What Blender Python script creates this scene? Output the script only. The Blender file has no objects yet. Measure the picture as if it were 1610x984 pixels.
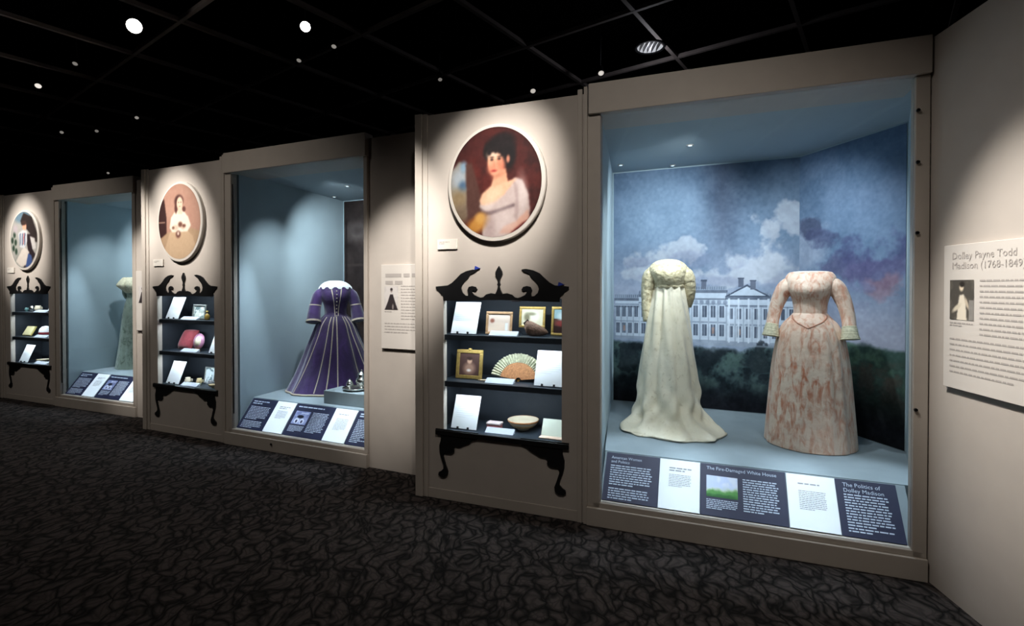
import bpy, bmesh, math, random
import numpy as np
from mathutils import Vector, Matrix, Euler
from mathutils.geometry import tessellate_polygon

PI = math.pi
random.seed(7)
scene = bpy.context.scene
COL = scene.collection

# ---------------------------------------------------------------- camera, world, exposure
EYE = 1.55
cam_data = bpy.data.cameras.new('camera')
cam_data.sensor_width = 36.0
cam_data.lens = 803.0 / 1610.0 * 36.0
cam_data.shift_y = -33.6 / 1610.0
cam_data.clip_start = 0.05
cam = bpy.data.objects.new('camera', cam_data)
COL.objects.link(cam)
cam.location = (0, 0, EYE)
cam.rotation_euler = (math.radians(90 - 0.6), 0, 0)
scene.camera = cam

world = bpy.data.worlds.new('world')
scene.world = world
world.use_nodes = True
world.node_tree.nodes['Background'].inputs[0].default_value = (0.9, 0.95, 1.0, 1)
world.node_tree.nodes['Background'].inputs[1].default_value = 0.0

scene.view_settings.view_transform = 'Standard'
scene.view_settings.look = 'None'
scene.view_settings.gamma = 1.0
scene.view_settings.use_curve_mapping = False
scene.view_settings.exposure = 0.0

WARM = (1.0, 0.93, 0.86)
NEUT = (1.0, 0.96, 0.91)
COOL = (0.84, 0.93, 1.0)
RAIL = (0.78, 0.89, 1.0)

def aim(o, target):
    d = Vector(target) - Vector(o.location)
    o.rotation_euler = d.to_track_quat('-Z', 'Y').to_euler()

def spot(name, loc, target, power, size_deg, blend, color, radius=0.04):
    l = bpy.data.lights.new(name, 'SPOT')
    l.energy = power; l.spot_size = math.radians(size_deg); l.spot_blend = blend
    l.color = color; l.shadow_soft_size = radius
    o = bpy.data.objects.new(name, l); COL.objects.link(o)
    o.location = loc; aim(o, target)
    return o

def area(name, loc, target, power, sx, sy, color):
    l = bpy.data.lights.new(name, 'AREA')
    l.shape = 'RECTANGLE'; l.size = sx; l.size_y = sy; l.energy = power; l.color = color
    o = bpy.data.objects.new(name, l); COL.objects.link(o)
    o.location = loc; aim(o, target)
    return o

# ---------------------------------------------------------------- module frames (u along the wall, v into it, z up)
class Mod:
    def __init__(s, ox, oy, ang):
        a = math.radians(ang)
        s.o = Vector((ox, oy, 0)); s.rz = -a
        s.e = Vector((math.cos(a), -math.sin(a), 0)); s.n = Vector((math.sin(a), math.cos(a), 0))
    def w(s, u, v, z):
        return s.o + s.e * u + s.n * v + Vector((0, 0, z))

NEAR = Mod(-.685, 3.779, 21.0)
MID = Mod(-3.979, 5.541, 23.4)
FAR = Mod(-7.086, 7.096, 21.7)
MODS = (NEAR, MID, FAR)
TEXTWALL = Mod(2.188, 2.678, 96.3)      # the angled wall at the end of the near case
T_E, T_N = TEXTWALL.e, TEXTWALL.n

# unseen track spotlights for the wall pools, plus added broad fills for ambient light
def wash(m, u, z, power, size, blend, color, back=1.9, du=0.35, hz=3.95, name='wall_spot'):
    return spot(name, m.w(u + du, -back, hz), m.w(u, 0, z), power, size, blend, color)

for m, ze, sd in ((NEAR, 2.26, .8), (MID, 2.21, -.35), (FAR, 2.17, .05)):
    wash(m, .57, ze - .06, 980, 27, 1.0, NEUT, du=sd)                              # portrait pool
    wash(m, 1.4, .6, 105, 90, 1.0, WARM, back=2.3, du=0.2)                    # added broad fill over the bay, in place of ambient light
wash(MID, 3.35, 1.45, 850, 26, 0.8, NEUT, back=1.9, du=.6)
wash(FAR, 3.05, 1.45, 850, 26, 0.8, NEUT, back=1.7, du=.7)
spot('wall_spot', TEXTWALL.w(.75, -1.75, 3.95), TEXTWALL.w(.58, 0, 1.40), 900, 25, 1.0, NEUT)
spot('wall_spot', TEXTWALL.w(1.1, -2.2, 3.95), TEXTWALL.w(.5, 0, .5), 50, 75, 1.0, WARM)  # added broad fill on the angled wall, in place of ambient light
# soft pools on the carpet
spot('floor_spot', (-3.6, 3.0, 4.0), (-3.2, 3.4, 0), 20, 95, 1.0, WARM)
spot('floor_spot', (-0.6, 1.2, 4.0), (-0.5, 2.4, 0), 20, 95, 1.0, WARM)
spot('floor_spot', (-6.6, 4.4, 4.0), (-6.2, 5.2, 0), 30, 95, 1.0, WARM)

def case_lights(m, k=1.0):
    # cool downlights in the ceiling of a case, then a row that lights the reading rail
    spot('case_spot', m.w(1.95, .50, 2.60), m.w(1.50, 1.83, 1.70), 180 * k, 96, 1.0, COOL, .03)
    spot('case_spot', m.w(2.30, .50, 2.60), m.w(2.80, 1.60, 1.50), 120 * k, 94, 1.0, COOL, .03)
    spot('case_spot', m.w(1.75, .30, 2.66), m.w(1.75, 1.0, 1.1), 125 * k, 52, .9, COOL, .03)
    spot('case_spot', m.w(2.70, .25, 2.66), m.w(2.68, .95, 1.1), 80 * k, 50, .9, COOL, .03)
    spot('case_spot', m.w(2.35, .40, 2.66), m.w(1.26, .62, 1.50), 110 * k, 58, 1.0, COOL, .03)
    for u in (1.55, 2.2, 2.85):
        spot('rail_spot', m.w(u, .22, 2.66), m.w(u, .16, .3), 560 * (.5 + .5 * k), 34, .8, RAIL, .03)

for m, kk in ((NEAR, .82), (MID, .88), (FAR, .6)):
    case_lights(m, kk)
    for zc in (1.50, 1.155, .815):
        area('shelf_light', m.w(.64, .07, zc), m.w(.64, .16, zc - .4), 3.4, .8, .02, COOL)

# ---------------------------------------------------------------- colour and material helpers
def lin(c):
    c = c / 255.0
    return c / 12.92 if c <= 0.04045 else ((c + 0.055) / 1.055) ** 2.4

def rgb(r, g, b):
    return (lin(r), lin(g), lin(b), 1.0)

def nlin(a):
    a = np.clip(a, 0, 255) / 255.0
    return np.where(a <= 0.04045, a / 12.92, ((a + 0.055) / 1.055) ** 2.4)

_M = {}
def mat(name, col, rough=.6, metal=0.0, var=0.0, vscale=30.0, bump=0.0, bscale=80.0, emit=0.0, spec=.5, sheen=0.0):
    if name in _M:
        return _M[name]
    m = bpy.data.materials.new(name); m.use_nodes = True
    nt = m.node_tree; b = nt.nodes['Principled BSDF']
    b.inputs['Base Color'].default_value = col
    b.inputs['Roughness'].default_value = rough
    b.inputs['Metallic'].default_value = metal
    b.inputs['Specular IOR Level'].default_value = spec
    if sheen:
        b.inputs['Sheen Weight'].default_value = sheen
        b.inputs['Sheen Roughness'].default_value = .4
    tc = nt.nodes.new('ShaderNodeTexCoord')
    if var:
        n = nt.nodes.new('ShaderNodeTexNoise'); n.inputs['Scale'].default_value = vscale; n.inputs['Detail'].default_value = 4
        nt.links.new(tc.outputs['Object'], n.inputs['Vector'])
        r = nt.nodes.new('ShaderNodeValToRGB')
        r.color_ramp.elements[0].position = .3; r.color_ramp.elements[1].position = .7
        r.color_ramp.elements[0].color = tuple(c * (1 - var) for c in col[:3]) + (1,)
        r.color_ramp.elements[1].color = tuple(min(1, c * (1 + var)) for c in col[:3]) + (1,)
        nt.links.new(n.outputs[0], r.inputs[0]); nt.links.new(r.outputs[0], b.inputs['Base Color'])
    if bump:
        n2 = nt.nodes.new('ShaderNodeTexNoise'); n2.inputs['Scale'].default_value = bscale; n2.inputs['Detail'].default_value = 3
        nt.links.new(tc.outputs['Object'], n2.inputs['Vector'])
        bp = nt.nodes.new('ShaderNodeBump'); bp.inputs['Strength'].default_value = bump; bp.inputs['Distance'].default_value = .01
        nt.links.new(n2.outputs[0], bp.inputs['Height']); nt.links.new(bp.outputs[0], b.inputs['Normal'])
    if emit:
        b.inputs['Emission Color'].default_value = col
        b.inputs['Emission Strength'].default_value = emit
    _M[name] = m
    return m

def print_mat(name, rough=.7, spec=.2):
    if name in _M:
        return _M[name]
    m = bpy.data.materials.new(name); m.use_nodes = True
    nt = m.node_tree; b = nt.nodes['Principled BSDF']
    b.inputs['Roughness'].default_value = rough; b.inputs['Specular IOR Level'].default_value = spec
    a = nt.nodes.new('ShaderNodeVertexColor'); a.layer_name = 'print'
    nt.links.new(a.outputs['Color'], b.inputs['Base Color'])
    _M[name] = m
    return m

def glass_mat():
    m = bpy.data.materials.new('case_glass'); m.use_nodes = True
    nt = m.node_tree; nt.nodes.clear()
    out = nt.nodes.new('ShaderNodeOutputMaterial')
    mix = nt.nodes.new('ShaderNodeMixShader'); tr = nt.nodes.new('ShaderNodeBsdfTransparent'); gl = nt.nodes.new('ShaderNodeBsdfGlossy')
    tr.inputs[0].default_value = (.93, .96, .97, 1); gl.inputs['Roughness'].default_value = .02
    geo = nt.nodes.new('ShaderNodeNewGeometry')
    dot = nt.nodes.new('ShaderNodeVectorMath'); dot.operation = 'DOT_PRODUCT'
    nt.links.new(geo.outputs['Normal'], dot.inputs[0]); nt.links.new(geo.outputs['Incoming'], dot.inputs[1])
    ab = nt.nodes.new('ShaderNodeMath'); ab.operation = 'ABSOLUTE'; nt.links.new(dot.outputs['Value'], ab.inputs[0])
    om = nt.nodes.new('ShaderNodeMath'); om.operation = 'SUBTRACT'; om.inputs[0].default_value = 1.0; nt.links.new(ab.outputs[0], om.inputs[1])
    pw = nt.nodes.new('ShaderNodeMath'); pw.operation = 'POWER'; pw.inputs[1].default_value = 5.0; nt.links.new(om.outputs[0], pw.inputs[0])
    fr = nt.nodes.new('ShaderNodeMath'); fr.operation = 'MULTIPLY_ADD'; fr.inputs[1].default_value = .94; fr.inputs[2].default_value = .03; nt.links.new(pw.outputs[0], fr.inputs[0])
    nt.links.new(fr.outputs[0], mix.inputs[0]); nt.links.new(tr.outputs[0], mix.inputs[1]); nt.links.new(gl.outputs[0], mix.inputs[2])
    nt.links.new(mix.outputs[0], out.inputs[0])
    return m

def carpet_mat():
    m = bpy.data.materials.new('damask_carpet'); m.use_nodes = True
    nt = m.node_tree; b = nt.nodes['Principled BSDF']; L = nt.links
    b.inputs['Roughness'].default_value = .95; b.inputs['Specular IOR Level'].default_value = .1
    geo = nt.nodes.new('ShaderNodeNewGeometry')
    warp = nt.nodes.new('ShaderNodeTexNoise'); warp.inputs['Scale'].default_value = 4.0; warp.inputs['Detail'].default_value = 2
    L.new(geo.outputs['Position'], warp.inputs['Vector'])
    sub = nt.nodes.new('ShaderNodeVectorMath'); sub.operation = 'SUBTRACT'; sub.inputs[1].default_value = (.5, .5, .5)
    L.new(warp.outputs['Color'], sub.inputs[0])
    sc = nt.nodes.new('ShaderNodeVectorMath'); sc.operation = 'SCALE'; sc.inputs['Scale'].default_value = .28
    L.new(sub.outputs[0], sc.inputs[0])
    add = nt.nodes.new('ShaderNodeVectorMath'); add.operation = 'ADD'
    L.new(geo.outputs['Position'], add.inputs[0]); L.new(sc.outputs[0], add.inputs[1])
    outs = []
    for ang, sxy, scale in ((.6, (1, .50, 1), 13.0), (-.7, (1, .46, 1), 14.0), (2.0, (1, .7, 1), 26.0)):
        mp = nt.nodes.new('ShaderNodeMapping'); mp.inputs['Rotation'].default_value = (0, 0, ang); mp.inputs['Scale'].default_value = sxy
        L.new(add.outputs[0], mp.inputs[0])
        v = nt.nodes.new('ShaderNodeTexVoronoi'); v.feature = 'DISTANCE_TO_EDGE'; v.inputs['Scale'].default_value = scale
        L.new(mp.outputs[0], v.inputs['Vector'])
        rr = nt.nodes.new('ShaderNodeMapRange'); rr.inputs['From Min'].default_value = .0; rr.inputs['From Max'].default_value = .19
        L.new(v.outputs['Distance'], rr.inputs[0]); outs.append(rr.outputs[0])
    sel = nt.nodes.new('ShaderNodeTexNoise'); sel.inputs['Scale'].default_value = 3.2; sel.inputs['Detail'].default_value = 0
    L.new(geo.outputs['Position'], sel.inputs['Vector'])
    sr = nt.nodes.new('ShaderNodeMapRange'); sr.inputs['From Min'].default_value = .47; sr.inputs['From Max'].default_value = .53
    L.new(sel.outputs[0], sr.inputs[0])
    ms = nt.nodes.new('ShaderNodeMix'); L.new(sr.outputs[0], ms.inputs[0]); L.new(outs[0], ms.inputs[2]); L.new(outs[1], ms.inputs[3])
    vein = nt.nodes.new('ShaderNodeMapRange'); vein.inputs['To Min'].default_value = .55; L.new(outs[2], vein.inputs[0])
    mu = nt.nodes.new('ShaderNodeMath'); mu.operation = 'MULTIPLY'
    L.new(ms.outputs[0], mu.inputs[0]); L.new(vein.outputs[0], mu.inputs[1])
    ramp = nt.nodes.new('ShaderNodeValToRGB')
    ramp.color_ramp.elements[0].color = rgb(17, 16, 16); ramp.color_ramp.elements[1].color = rgb(74, 67, 64)
    L.new(mu.outputs[0], ramp.inputs[0])
    pile = nt.nodes.new('ShaderNodeTexNoise'); pile.inputs['Scale'].default_value = 260; pile.inputs['Detail'].default_value = 2
    L.new(geo.outputs['Position'], pile.inputs['Vector'])
    mx = nt.nodes.new('ShaderNodeMixRGB'); mx.blend_type = 'MULTIPLY'; mx.inputs[0].default_value = .5
    L.new(ramp.outputs[0], mx.inputs[1]); L.new(pile.outputs['Color'], mx.inputs[2])
    L.new(mx.outputs[0], b.inputs['Base Color'])
    bp = nt.nodes.new('ShaderNodeBump'); bp.inputs['Strength'].default_value = .5; bp.inputs['Distance'].default_value = .006
    L.new(mu.outputs[0], bp.inputs['Height']); L.new(bp.outputs[0], b.inputs['Normal'])
    return m

def brocade_mat(name, base, fig, sx, sy, thresh=.5, rough=.5, base2=None, sheen=.2, bst=.35, bsc=22):
    m = bpy.data.materials.new(name); m.use_nodes = True
    nt = m.node_tree; b = nt.nodes['Principled BSDF']; L = nt.links
    b.inputs['Roughness'].default_value = rough; b.inputs['Specular IOR Level'].default_value = .35
    b.inputs['Sheen Weight'].default_value = sheen
    tc = nt.nodes.new('ShaderNodeTexCoord')
    mp = nt.nodes.new('ShaderNodeMapping'); mp.inputs['Scale'].default_value = (sx, sx, sy)
    L.new(tc.outputs['Object'], mp.inputs[0])
    n = nt.nodes.new('ShaderNodeTexNoise'); n.inputs['Scale'].default_value = 1.0; n.inputs['Detail'].default_value = 5; n.inputs['Roughness'].default_value = .62; n.inputs['Distortion'].default_value = .7
    L.new(mp.outputs[0], n.inputs['Vector'])
    r = nt.nodes.new('ShaderNodeValToRGB'); r.color_ramp.elements[0].position = thresh - .07; r.color_ramp.elements[1].position = thresh + .12
    r.color_ramp.elements[0].color = base; r.color_ramp.elements[1].color = fig
    L.new(n.outputs[0], r.inputs[0])
    last = r.outputs[0]
    if base2:
        n2 = nt.nodes.new('ShaderNodeTexNoise'); n2.inputs['Scale'].default_value = 2.6; n2.inputs['Detail'].default_value = 2
        L.new(tc.outputs['Object'], n2.inputs['Vector'])
        mx = nt.nodes.new('ShaderNodeMixRGB'); mx.blend_type = 'MIX'
        rr = nt.nodes.new('ShaderNodeMapRange'); rr.inputs['From Min'].default_value = .35; rr.inputs['From Max'].default_value = .65; rr.inputs['To Max'].default_value = .55
        L.new(n2.outputs[0], rr.inputs[0]); L.new(rr.outputs[0], mx.inputs[0]); L.new(last, mx.inputs[1]); mx.inputs[2].default_value = base2
        last = mx.outputs[0]
    L.new(last, b.inputs['Base Color'])
    n3 = nt.nodes.new('ShaderNodeTexNoise'); n3.inputs['Scale'].default_value = bsc; n3.inputs['Detail'].default_value = 4
    L.new(tc.outputs['Object'], n3.inputs['Vector'])
    bp = nt.nodes.new('ShaderNodeBump'); bp.inputs['Strength'].default_value = bst; bp.inputs['Distance'].default_value = .02
    L.new(n3.outputs[0], bp.inputs['Height']); L.new(bp.outputs[0], b.inputs['Normal'])
    _M[name] = m
    return m

WALL = mat('taupe_wall_paint', rgb(172, 163, 154), .75, var=.03, vscale=6, bump=.03, bscale=300, spec=.25)
TRIMM = mat('taupe_trim_paint', rgb(168, 159, 149), .55, var=.03, vscale=9, spec=.35)
CASEW = mat('case_blue_grey_paint', rgb(170, 186, 192), .8, var=.03, vscale=5, spec=.2)
DECKM = mat('case_deck_grey', rgb(132, 143, 148), .8, var=.05, vscale=9, spec=.2)
BLACKP = mat('black_lacquer', rgb(14, 14, 15), .45, var=.1, vscale=20)
NICHE = mat('niche_navy', rgb(34, 40, 48), .7, var=.1, vscale=12)
SHELFM = mat('shelf_dark_blue', rgb(44, 54, 64), .45, var=.08, vscale=14)
PAPER = mat('white_paper', rgb(236, 240, 244), .8, var=.015, vscale=5, spec=.2)
CREAMP = mat('pale_paper', rgb(206, 214, 200), .8, var=.05, vscale=9)
NAVY = mat('navy_panel', rgb(27, 31, 60), .5, var=.04, vscale=5)
TXTL = mat('pale_print', rgb(186, 196, 214), .8)
TXTD = mat('grey_print', rgb(150, 152, 158), .8)
TXTW = mat('taupe_print', rgb(156, 149, 143), .8)
FRAMEW = mat('ivory_frame_paint', rgb(178, 171, 162), .5, var=.02, vscale=8)
GOLD = mat('gilt', rgb(190, 160, 92), .4, .6, var=.2, vscale=60)
WOODF = mat('light_wood', rgb(176, 140, 104), .5, var=.15, vscale=40)
SILVER = mat('polished_silver', rgb(226, 226, 220), .22, 1.0, var=.04, vscale=20)
BLACKM = mat('black_metal', rgb(24, 24, 26), .5, .3, var=.1, vscale=20)
CEILM = mat('black_ceiling', rgb(4, 4, 4), .9, var=.2, vscale=3, spec=.05)
BARM = mat('grid_metal', rgb(140, 130, 127), .6, .0, var=.1, vscale=10)
GLASS = glass_mat()
CARPET = carpet_mat()
PRINT = print_mat('printed_picture')
MURAL = print_mat('printed_mural', .85, .12)

# ---------------------------------------------------------------- mesh helpers
class MB:
    def __init__(s):
        s.v = []; s.f = []
    def box(s, x0, x1, y0, y1, z0, z1):
        i = len(s.v)
        s.v += [(x0, y0, z0), (x1, y0, z0), (x1, y1, z0), (x0, y1, z0), (x0, y0, z1), (x1, y0, z1), (x1, y1, z1), (x0, y1, z1)]
        s.f += [(i, i+3, i+2, i+1), (i+4, i+5, i+6, i+7), (i, i+1, i+5, i+4), (i+1, i+2, i+6, i+5), (i+2, i+3, i+7, i+6), (i+3, i, i+4, i+7)]
        return s
    def quad(s, a, b, c, d):
        i = len(s.v); s.v += [tuple(a), tuple(b), tuple(c), tuple(d)]; s.f.append((i, i+1, i+2, i+3)); return s
    def rings(s, rings, close=True, cap0=False, cap1=False):
        n = len(rings[0]); base = len(s.v)
        for r in rings: s.v += [tuple(p) for p in r]
        for k in range(len(rings) - 1):
            for j in range(n if close else n - 1):
                a = base + k*n + j; b = base + k*n + (j+1) % n
                s.f.append((a, b, b + n, a + n))
        if cap0: s.f.append(tuple(base + j for j in reversed(range(n))))
        if cap1: s.f.append(tuple(base + (len(rings)-1)*n + j for j in range(n)))
        return s
    def lathe(s, prof, n=32, c=(0, 0, 0), cap0=False, cap1=False):
        return s.rings([[(c[0] + r*math.cos(2*PI*j/n), c[1] + r*math.sin(2*PI*j/n), c[2] + z) for j in range(n)] for r, z in prof], True, cap0, cap1)
    def tube(s, pts, rad, n=12, caps=True, flat=1.0):
        pts = [Vector(p) for p in pts]; rr = []
        if not hasattr(rad, '__len__'): rad = [rad] * len(pts)
        for k, p in enumerate(pts):
            t = (pts[min(k+1, len(pts)-1)] - pts[max(k-1, 0)]).normalized()
            ref = Vector((0, 1, 0)) if abs(t.y) < .9 else Vector((1, 0, 0))
            a = t.cross(ref).normalized(); b = a.cross(t).normalized()
            rr.append([p + a*rad[k]*math.cos(2*PI*j/n) + b*rad[k]*flat*math.sin(2*PI*j/n) for j in range(n)])
        return s.rings(rr, True, caps, caps)
    def poly(s, pts, y0, y1):
        # a flat outline in x,z pushed from y0 (front) to y1 (back)
        n = len(pts); i = len(s.v)
        s.v += [(p[0], y0, p[1]) for p in pts] + [(p[0], y1, p[1]) for p in pts]
        for t in tessellate_polygon([[Vector((p[0], p[1], 0)) for p in pts]]):
            a, b, c = t
            s.f.append((i+a, i+b, i+c)); s.f.append((i+n+c, i+n+b, i+n+a))
        for k in range(n):
            j = (k+1) % n
            s.f.append((i+k, i+j, i+n+j, i+n+k))
        return s
    def build(s, name, m, parent=None, smooth=False, bevel=0.0, subsurf=0):
        me = bpy.data.meshes.new(name)
        me.from_pydata([tuple(v) for v in s.v], [], s.f); me.update()
        bm = bmesh.new(); bm.from_mesh(me); bmesh.ops.recalc_face_normals(bm, faces=bm.faces[:]); bm.to_mesh(me); bm.free()
        if smooth:
            me.polygons.foreach_set('use_smooth', [True] * len(me.polygons))
        me.materials.append(m)
        o = bpy.data.objects.new(name, me); COL.objects.link(o)
        if parent: o.parent = parent
        if bevel:
            b = o.modifiers.new('bevel', 'BEVEL'); b.width = bevel; b.segments = 2; b.limit_method = 'ANGLE'
        if subsurf:
            d = o.modifiers.new('smooth', 'SUBSURF'); d.levels = subsurf; d.render_levels = subsurf
        return o

def B(*a):
    return MB().box(*a)

def tag(o, label=None, cat=None, group=None, kind=None):
    if label: o['label'] = label
    if cat: o['category'] = cat
    if group: o['group'] = group
    if kind: o['kind'] = kind
    return o

def empty(name, label, cat, group=None):
    o = bpy.data.objects.new(name, None); COL.objects.link(o); o.empty_display_size = .1
    return tag(o, label, cat, group)

def put(o, m, u, v, z, rz=0.0, rx=0.0):
    o.location = m.w(u, v, z); o.rotation_euler = Euler((rx, 0, m.rz + rz), 'XYZ')
    return o

def face_camera(o, turn=0.0):
    o.rotation_euler = (0, 0, math.atan2(o.location.y, o.location.x) - PI/2 + math.radians(turn))

def hermite(rows, n):
    """Smooth interpolation of rows of numbers (first number is the running height)."""
    R = np.array(rows, float); k = len(R); out = []
    d = np.zeros_like(R)
    for i in range(k):
        a = R[max(i-1, 0)]; b = R[min(i+1, k-1)]
        d[i] = (b - a) / max(min(i+1, k-1) - max(i-1, 0), 1)
    for t in np.linspace(0, k-1, n):
        i = min(int(t), k-2); f = t - i
        h00 = 2*f**3 - 3*f*f + 1; h10 = f**3 - 2*f*f + f; h01 = -2*f**3 + 3*f*f; h11 = f**3 - f*f
        out.append(h00*R[i] + h10*d[i] + h01*R[i+1] + h11*d[i+1])
    return out

# ---------------------------------------------------------------- picture painter (colours of prints, stored on a fine mesh)
def vnoise(w, h, cells, seed, aspect=1.0):
    rs = np.random.RandomState(seed); gx = int(cells) + 3; gy = int(cells * aspect) + 3
    g = rs.rand(gy, gx)
    x = np.linspace(0, cells, w); y = np.linspace(0, cells * aspect, h)
    xi = x.astype(int); yi = y.astype(int); fx = x - xi; fy = y - yi
    fx = fx*fx*(3-2*fx); fy = fy*fy*(3-2*fy)
    a = g[np.ix_(yi, xi)]; b = g[np.ix_(yi, xi+1)]; c = g[np.ix_(yi+1, xi)]; d = g[np.ix_(yi+1, xi+1)]
    return (a*(1-fx)+b*fx)*(1-fy)[:, None] + (c*(1-fx)+d*fx)*fy[:, None]

def fbm(w, h, cells, seed, aspect=1.0, octv=4):
    r = np.zeros((h, w)); amp = 1.0; tot = 0
    for k in range(octv):
        r += amp * vnoise(w, h, cells * 2**k, seed + k, aspect); tot += amp; amp *= .55
    return r / tot

class Canvas:
    """s runs 0..1 left to right, t runs 0..1 bottom to top; colours 0..255 sRGB."""
    def __init__(c, w, h, col):
        c.w, c.h = w, h
        c.a = np.zeros((h, w, 3)) + np.array(col, float)
        c.S, c.T = np.meshgrid(np.linspace(0, 1, w), np.linspace(0, 1, h))
    def blend(c, mask, col):
        m = np.clip(mask, 0, 1)[..., None]
        c.a = c.a * (1-m) + np.array(col, float) * m
    def ell(c, x, y, rx, ry, col, soft=.15, rot=0.0, op=1.0):
        dx = c.S - x; dy = c.T - y
        cr, sr = math.cos(rot), math.sin(rot)
        d = np.sqrt(((dx*cr + dy*sr)/rx)**2 + ((-dx*sr + dy*cr)/ry)**2)
        c.blend(np.clip((1 + soft - d) / (2*soft), 0, 1) * op, col)
    def poly(c, pts, col, blur=1, op=1.0):
        m = np.zeros((c.h, c.w), bool); n = len(pts)
        for k in range(n):
            x0, y0 = pts[k]; x1, y1 = pts[(k+1) % n]
            if y0 == y1: continue
            cross = ((y0 > c.T) != (y1 > c.T)) & (c.S < (x1-x0)*(c.T-y0)/(y1-y0)+x0)
            m ^= cross
        m = m.astype(float)
        for _ in range(blur): m = c.box(m)
        c.blend(m * op, col)
    def rect(c, x0, x1, y0, y1, col, op=1.0):
        c.blend(((c.S >= x0) & (c.S <= x1) & (c.T >= y0) & (c.T <= y1)).astype(float) * op, col)
    @staticmethod
    def box(m):
        p = np.pad(m, 1, mode='edge')
        return (p[:-2, 1:-1] + p[2:, 1:-1] + p[1:-1, :-2] + p[1:-1, 2:] + 2*p[1:-1, 1:-1]) / 6
    def soften(c, n=1):
        for _ in range(n):
            for k in range(3): c.a[..., k] = c.box(c.a[..., k])
    def grain(c, amt, cells, seed, aspect=1.0):
        c.a += (fbm(c.w, c.h, cells, seed, aspect) - .5)[..., None] * 2 * amt

def picture(name, cv, x0, x1, z0, z1, y, m, parent=None, ellipse=False, gain=1.0):
    """A printed sheet: a fine grid in x,z facing -y whose colours come from a Canvas."""
    w, h = cv.w, cv.h
    xs = np.linspace(x0, x1, w); zs = np.linspace(z0, z1, h)
    X, Z = np.meshgrid(xs, zs)
    cols = nlin(cv.a) * gain
    V = np.stack([X.ravel(), np.full(w*h, y), Z.ravel()], 1)
    jj, ii = np.meshgrid(np.arange(w-1), np.arange(h-1))
    a = (ii*w + jj).ravel(); F = np.stack([a, a+1, a+1+w, a+w], 1)
    if ellipse:
        cx, cz, rx, rz = (x0+x1)/2, (z0+z1)/2, (x1-x0)/2, (z1-z0)/2
        dd = np.sqrt(((V[:, 0]-cx)/rx)**2 + ((V[:, 2]-cz)/rz)**2)
        keep = dd[F].min(axis=1) < 1.0
        F = F[keep]
        out = dd > 1.0
        V[out, 0] = cx + (V[out, 0]-cx)/dd[out]; V[out, 2] = cz + (V[out, 2]-cz)/dd[out]
    me = bpy.data.meshes.new(name)
    me.from_pydata(V.tolist(), [], F.tolist()); me.update()
    at = me.color_attributes.new('print', 'FLOAT_COLOR', 'POINT')
    at.data.foreach_set('color', np.concatenate([cols.reshape(-1, 3), np.ones((w*h, 1))], 1).astype(np.float32).ravel())
    if ellipse:
        bm = bmesh.new(); bm.from_mesh(me)
        bmesh.ops.delete(bm, geom=[v for v in bm.verts if not v.link_faces], context='VERTS')
        bm.to_mesh(me); bm.free()
    me.materials.append(m)
    o = bpy.data.objects.new(name, me); COL.objects.link(o)
    if parent: o.parent = parent
    return o

def letters(name, body, size, x, z, y, m, parent, width=None):
    cu = bpy.data.curves.new(name, 'FONT'); cu.body = body; cu.size = size; cu.space_line = 1.0; cu.resolution_u = 2
    t = bpy.data.objects.new(name, cu); COL.objects.link(t)
    bpy.context.view_layer.update()
    me = bpy.data.meshes.new_from_object(t.evaluated_get(bpy.context.evaluated_depsgraph_get()))
    COL.objects.unlink(t); bpy.data.objects.remove(t)
    me.name = name
    xs = [v.co.x for v in me.vertices]; wd = max(xs) - min(xs); k = (width / wd) if width else 1.0
    for v in me.vertices:
        v.co = Vector((x + v.co.x * k, y, z + v.co.y * k))
    me.materials.clear(); me.materials.append(m)
    o = bpy.data.objects.new(name, me); COL.objects.link(o); o.parent = parent
    return o

def text_block(name, x0, x1, z1, lines, pitch, hgt, y, m, parent, seed=0, last=.6):
    """Rows of unreadably small print: short word-length strokes."""
    rs = random.Random(seed); q = MB()
    for k in range(lines):
        z = z1 - k*pitch; x = x0; end = x1 if k < lines-1 else x0 + (x1-x0)*last
        end -= rs.random() * (x1-x0) * .08
        while x < end - hgt:
            w = min(hgt * rs.uniform(1.5, 5.5), end - x)
            q.quad((x, y, z-hgt), (x+w, y, z-hgt), (x+w, y, z), (x, y, z)); x += w + hgt * .7
    return q.build(name, m, parent)

# ---------------------------------------------------------------- the setting
tag(MB().box(-14, 7, -5, 15, -.1, 0).build('floor', CARPET), kind='structure')
ceil = tag(MB().box(-14, 7, -5, 15, 4.7, 4.8).build('ceiling', CEILM), kind='structure')
DARKW = mat('dark_room_paint', rgb(20, 19, 19), .9, var=.1, vscale=3)
tag(MB().box(-14, 7, 13.5, 13.6, 0, 4.7).build('wall_back', DARKW), kind='structure')
tag(MB().box(-13.5, -13.4, -5, 13.5, 0, 4.7).build('wall_left', DARKW), kind='structure')
tag(MB().box(-13.4, 7, -4.6, -4.5, 0, 4.7).build('wall_front', DARKW), kind='structure')

def onz(px, py, z):
    p = math.radians(.6); a = (px-805)/803.0; b = -(py-458.4)/803.0
    f = math.cos(p) + b*math.sin(p); zz = -math.sin(p) + b*math.cos(p)
    t = (z-EYE)/zz
    return Vector((a*t, f*t, z))

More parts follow.
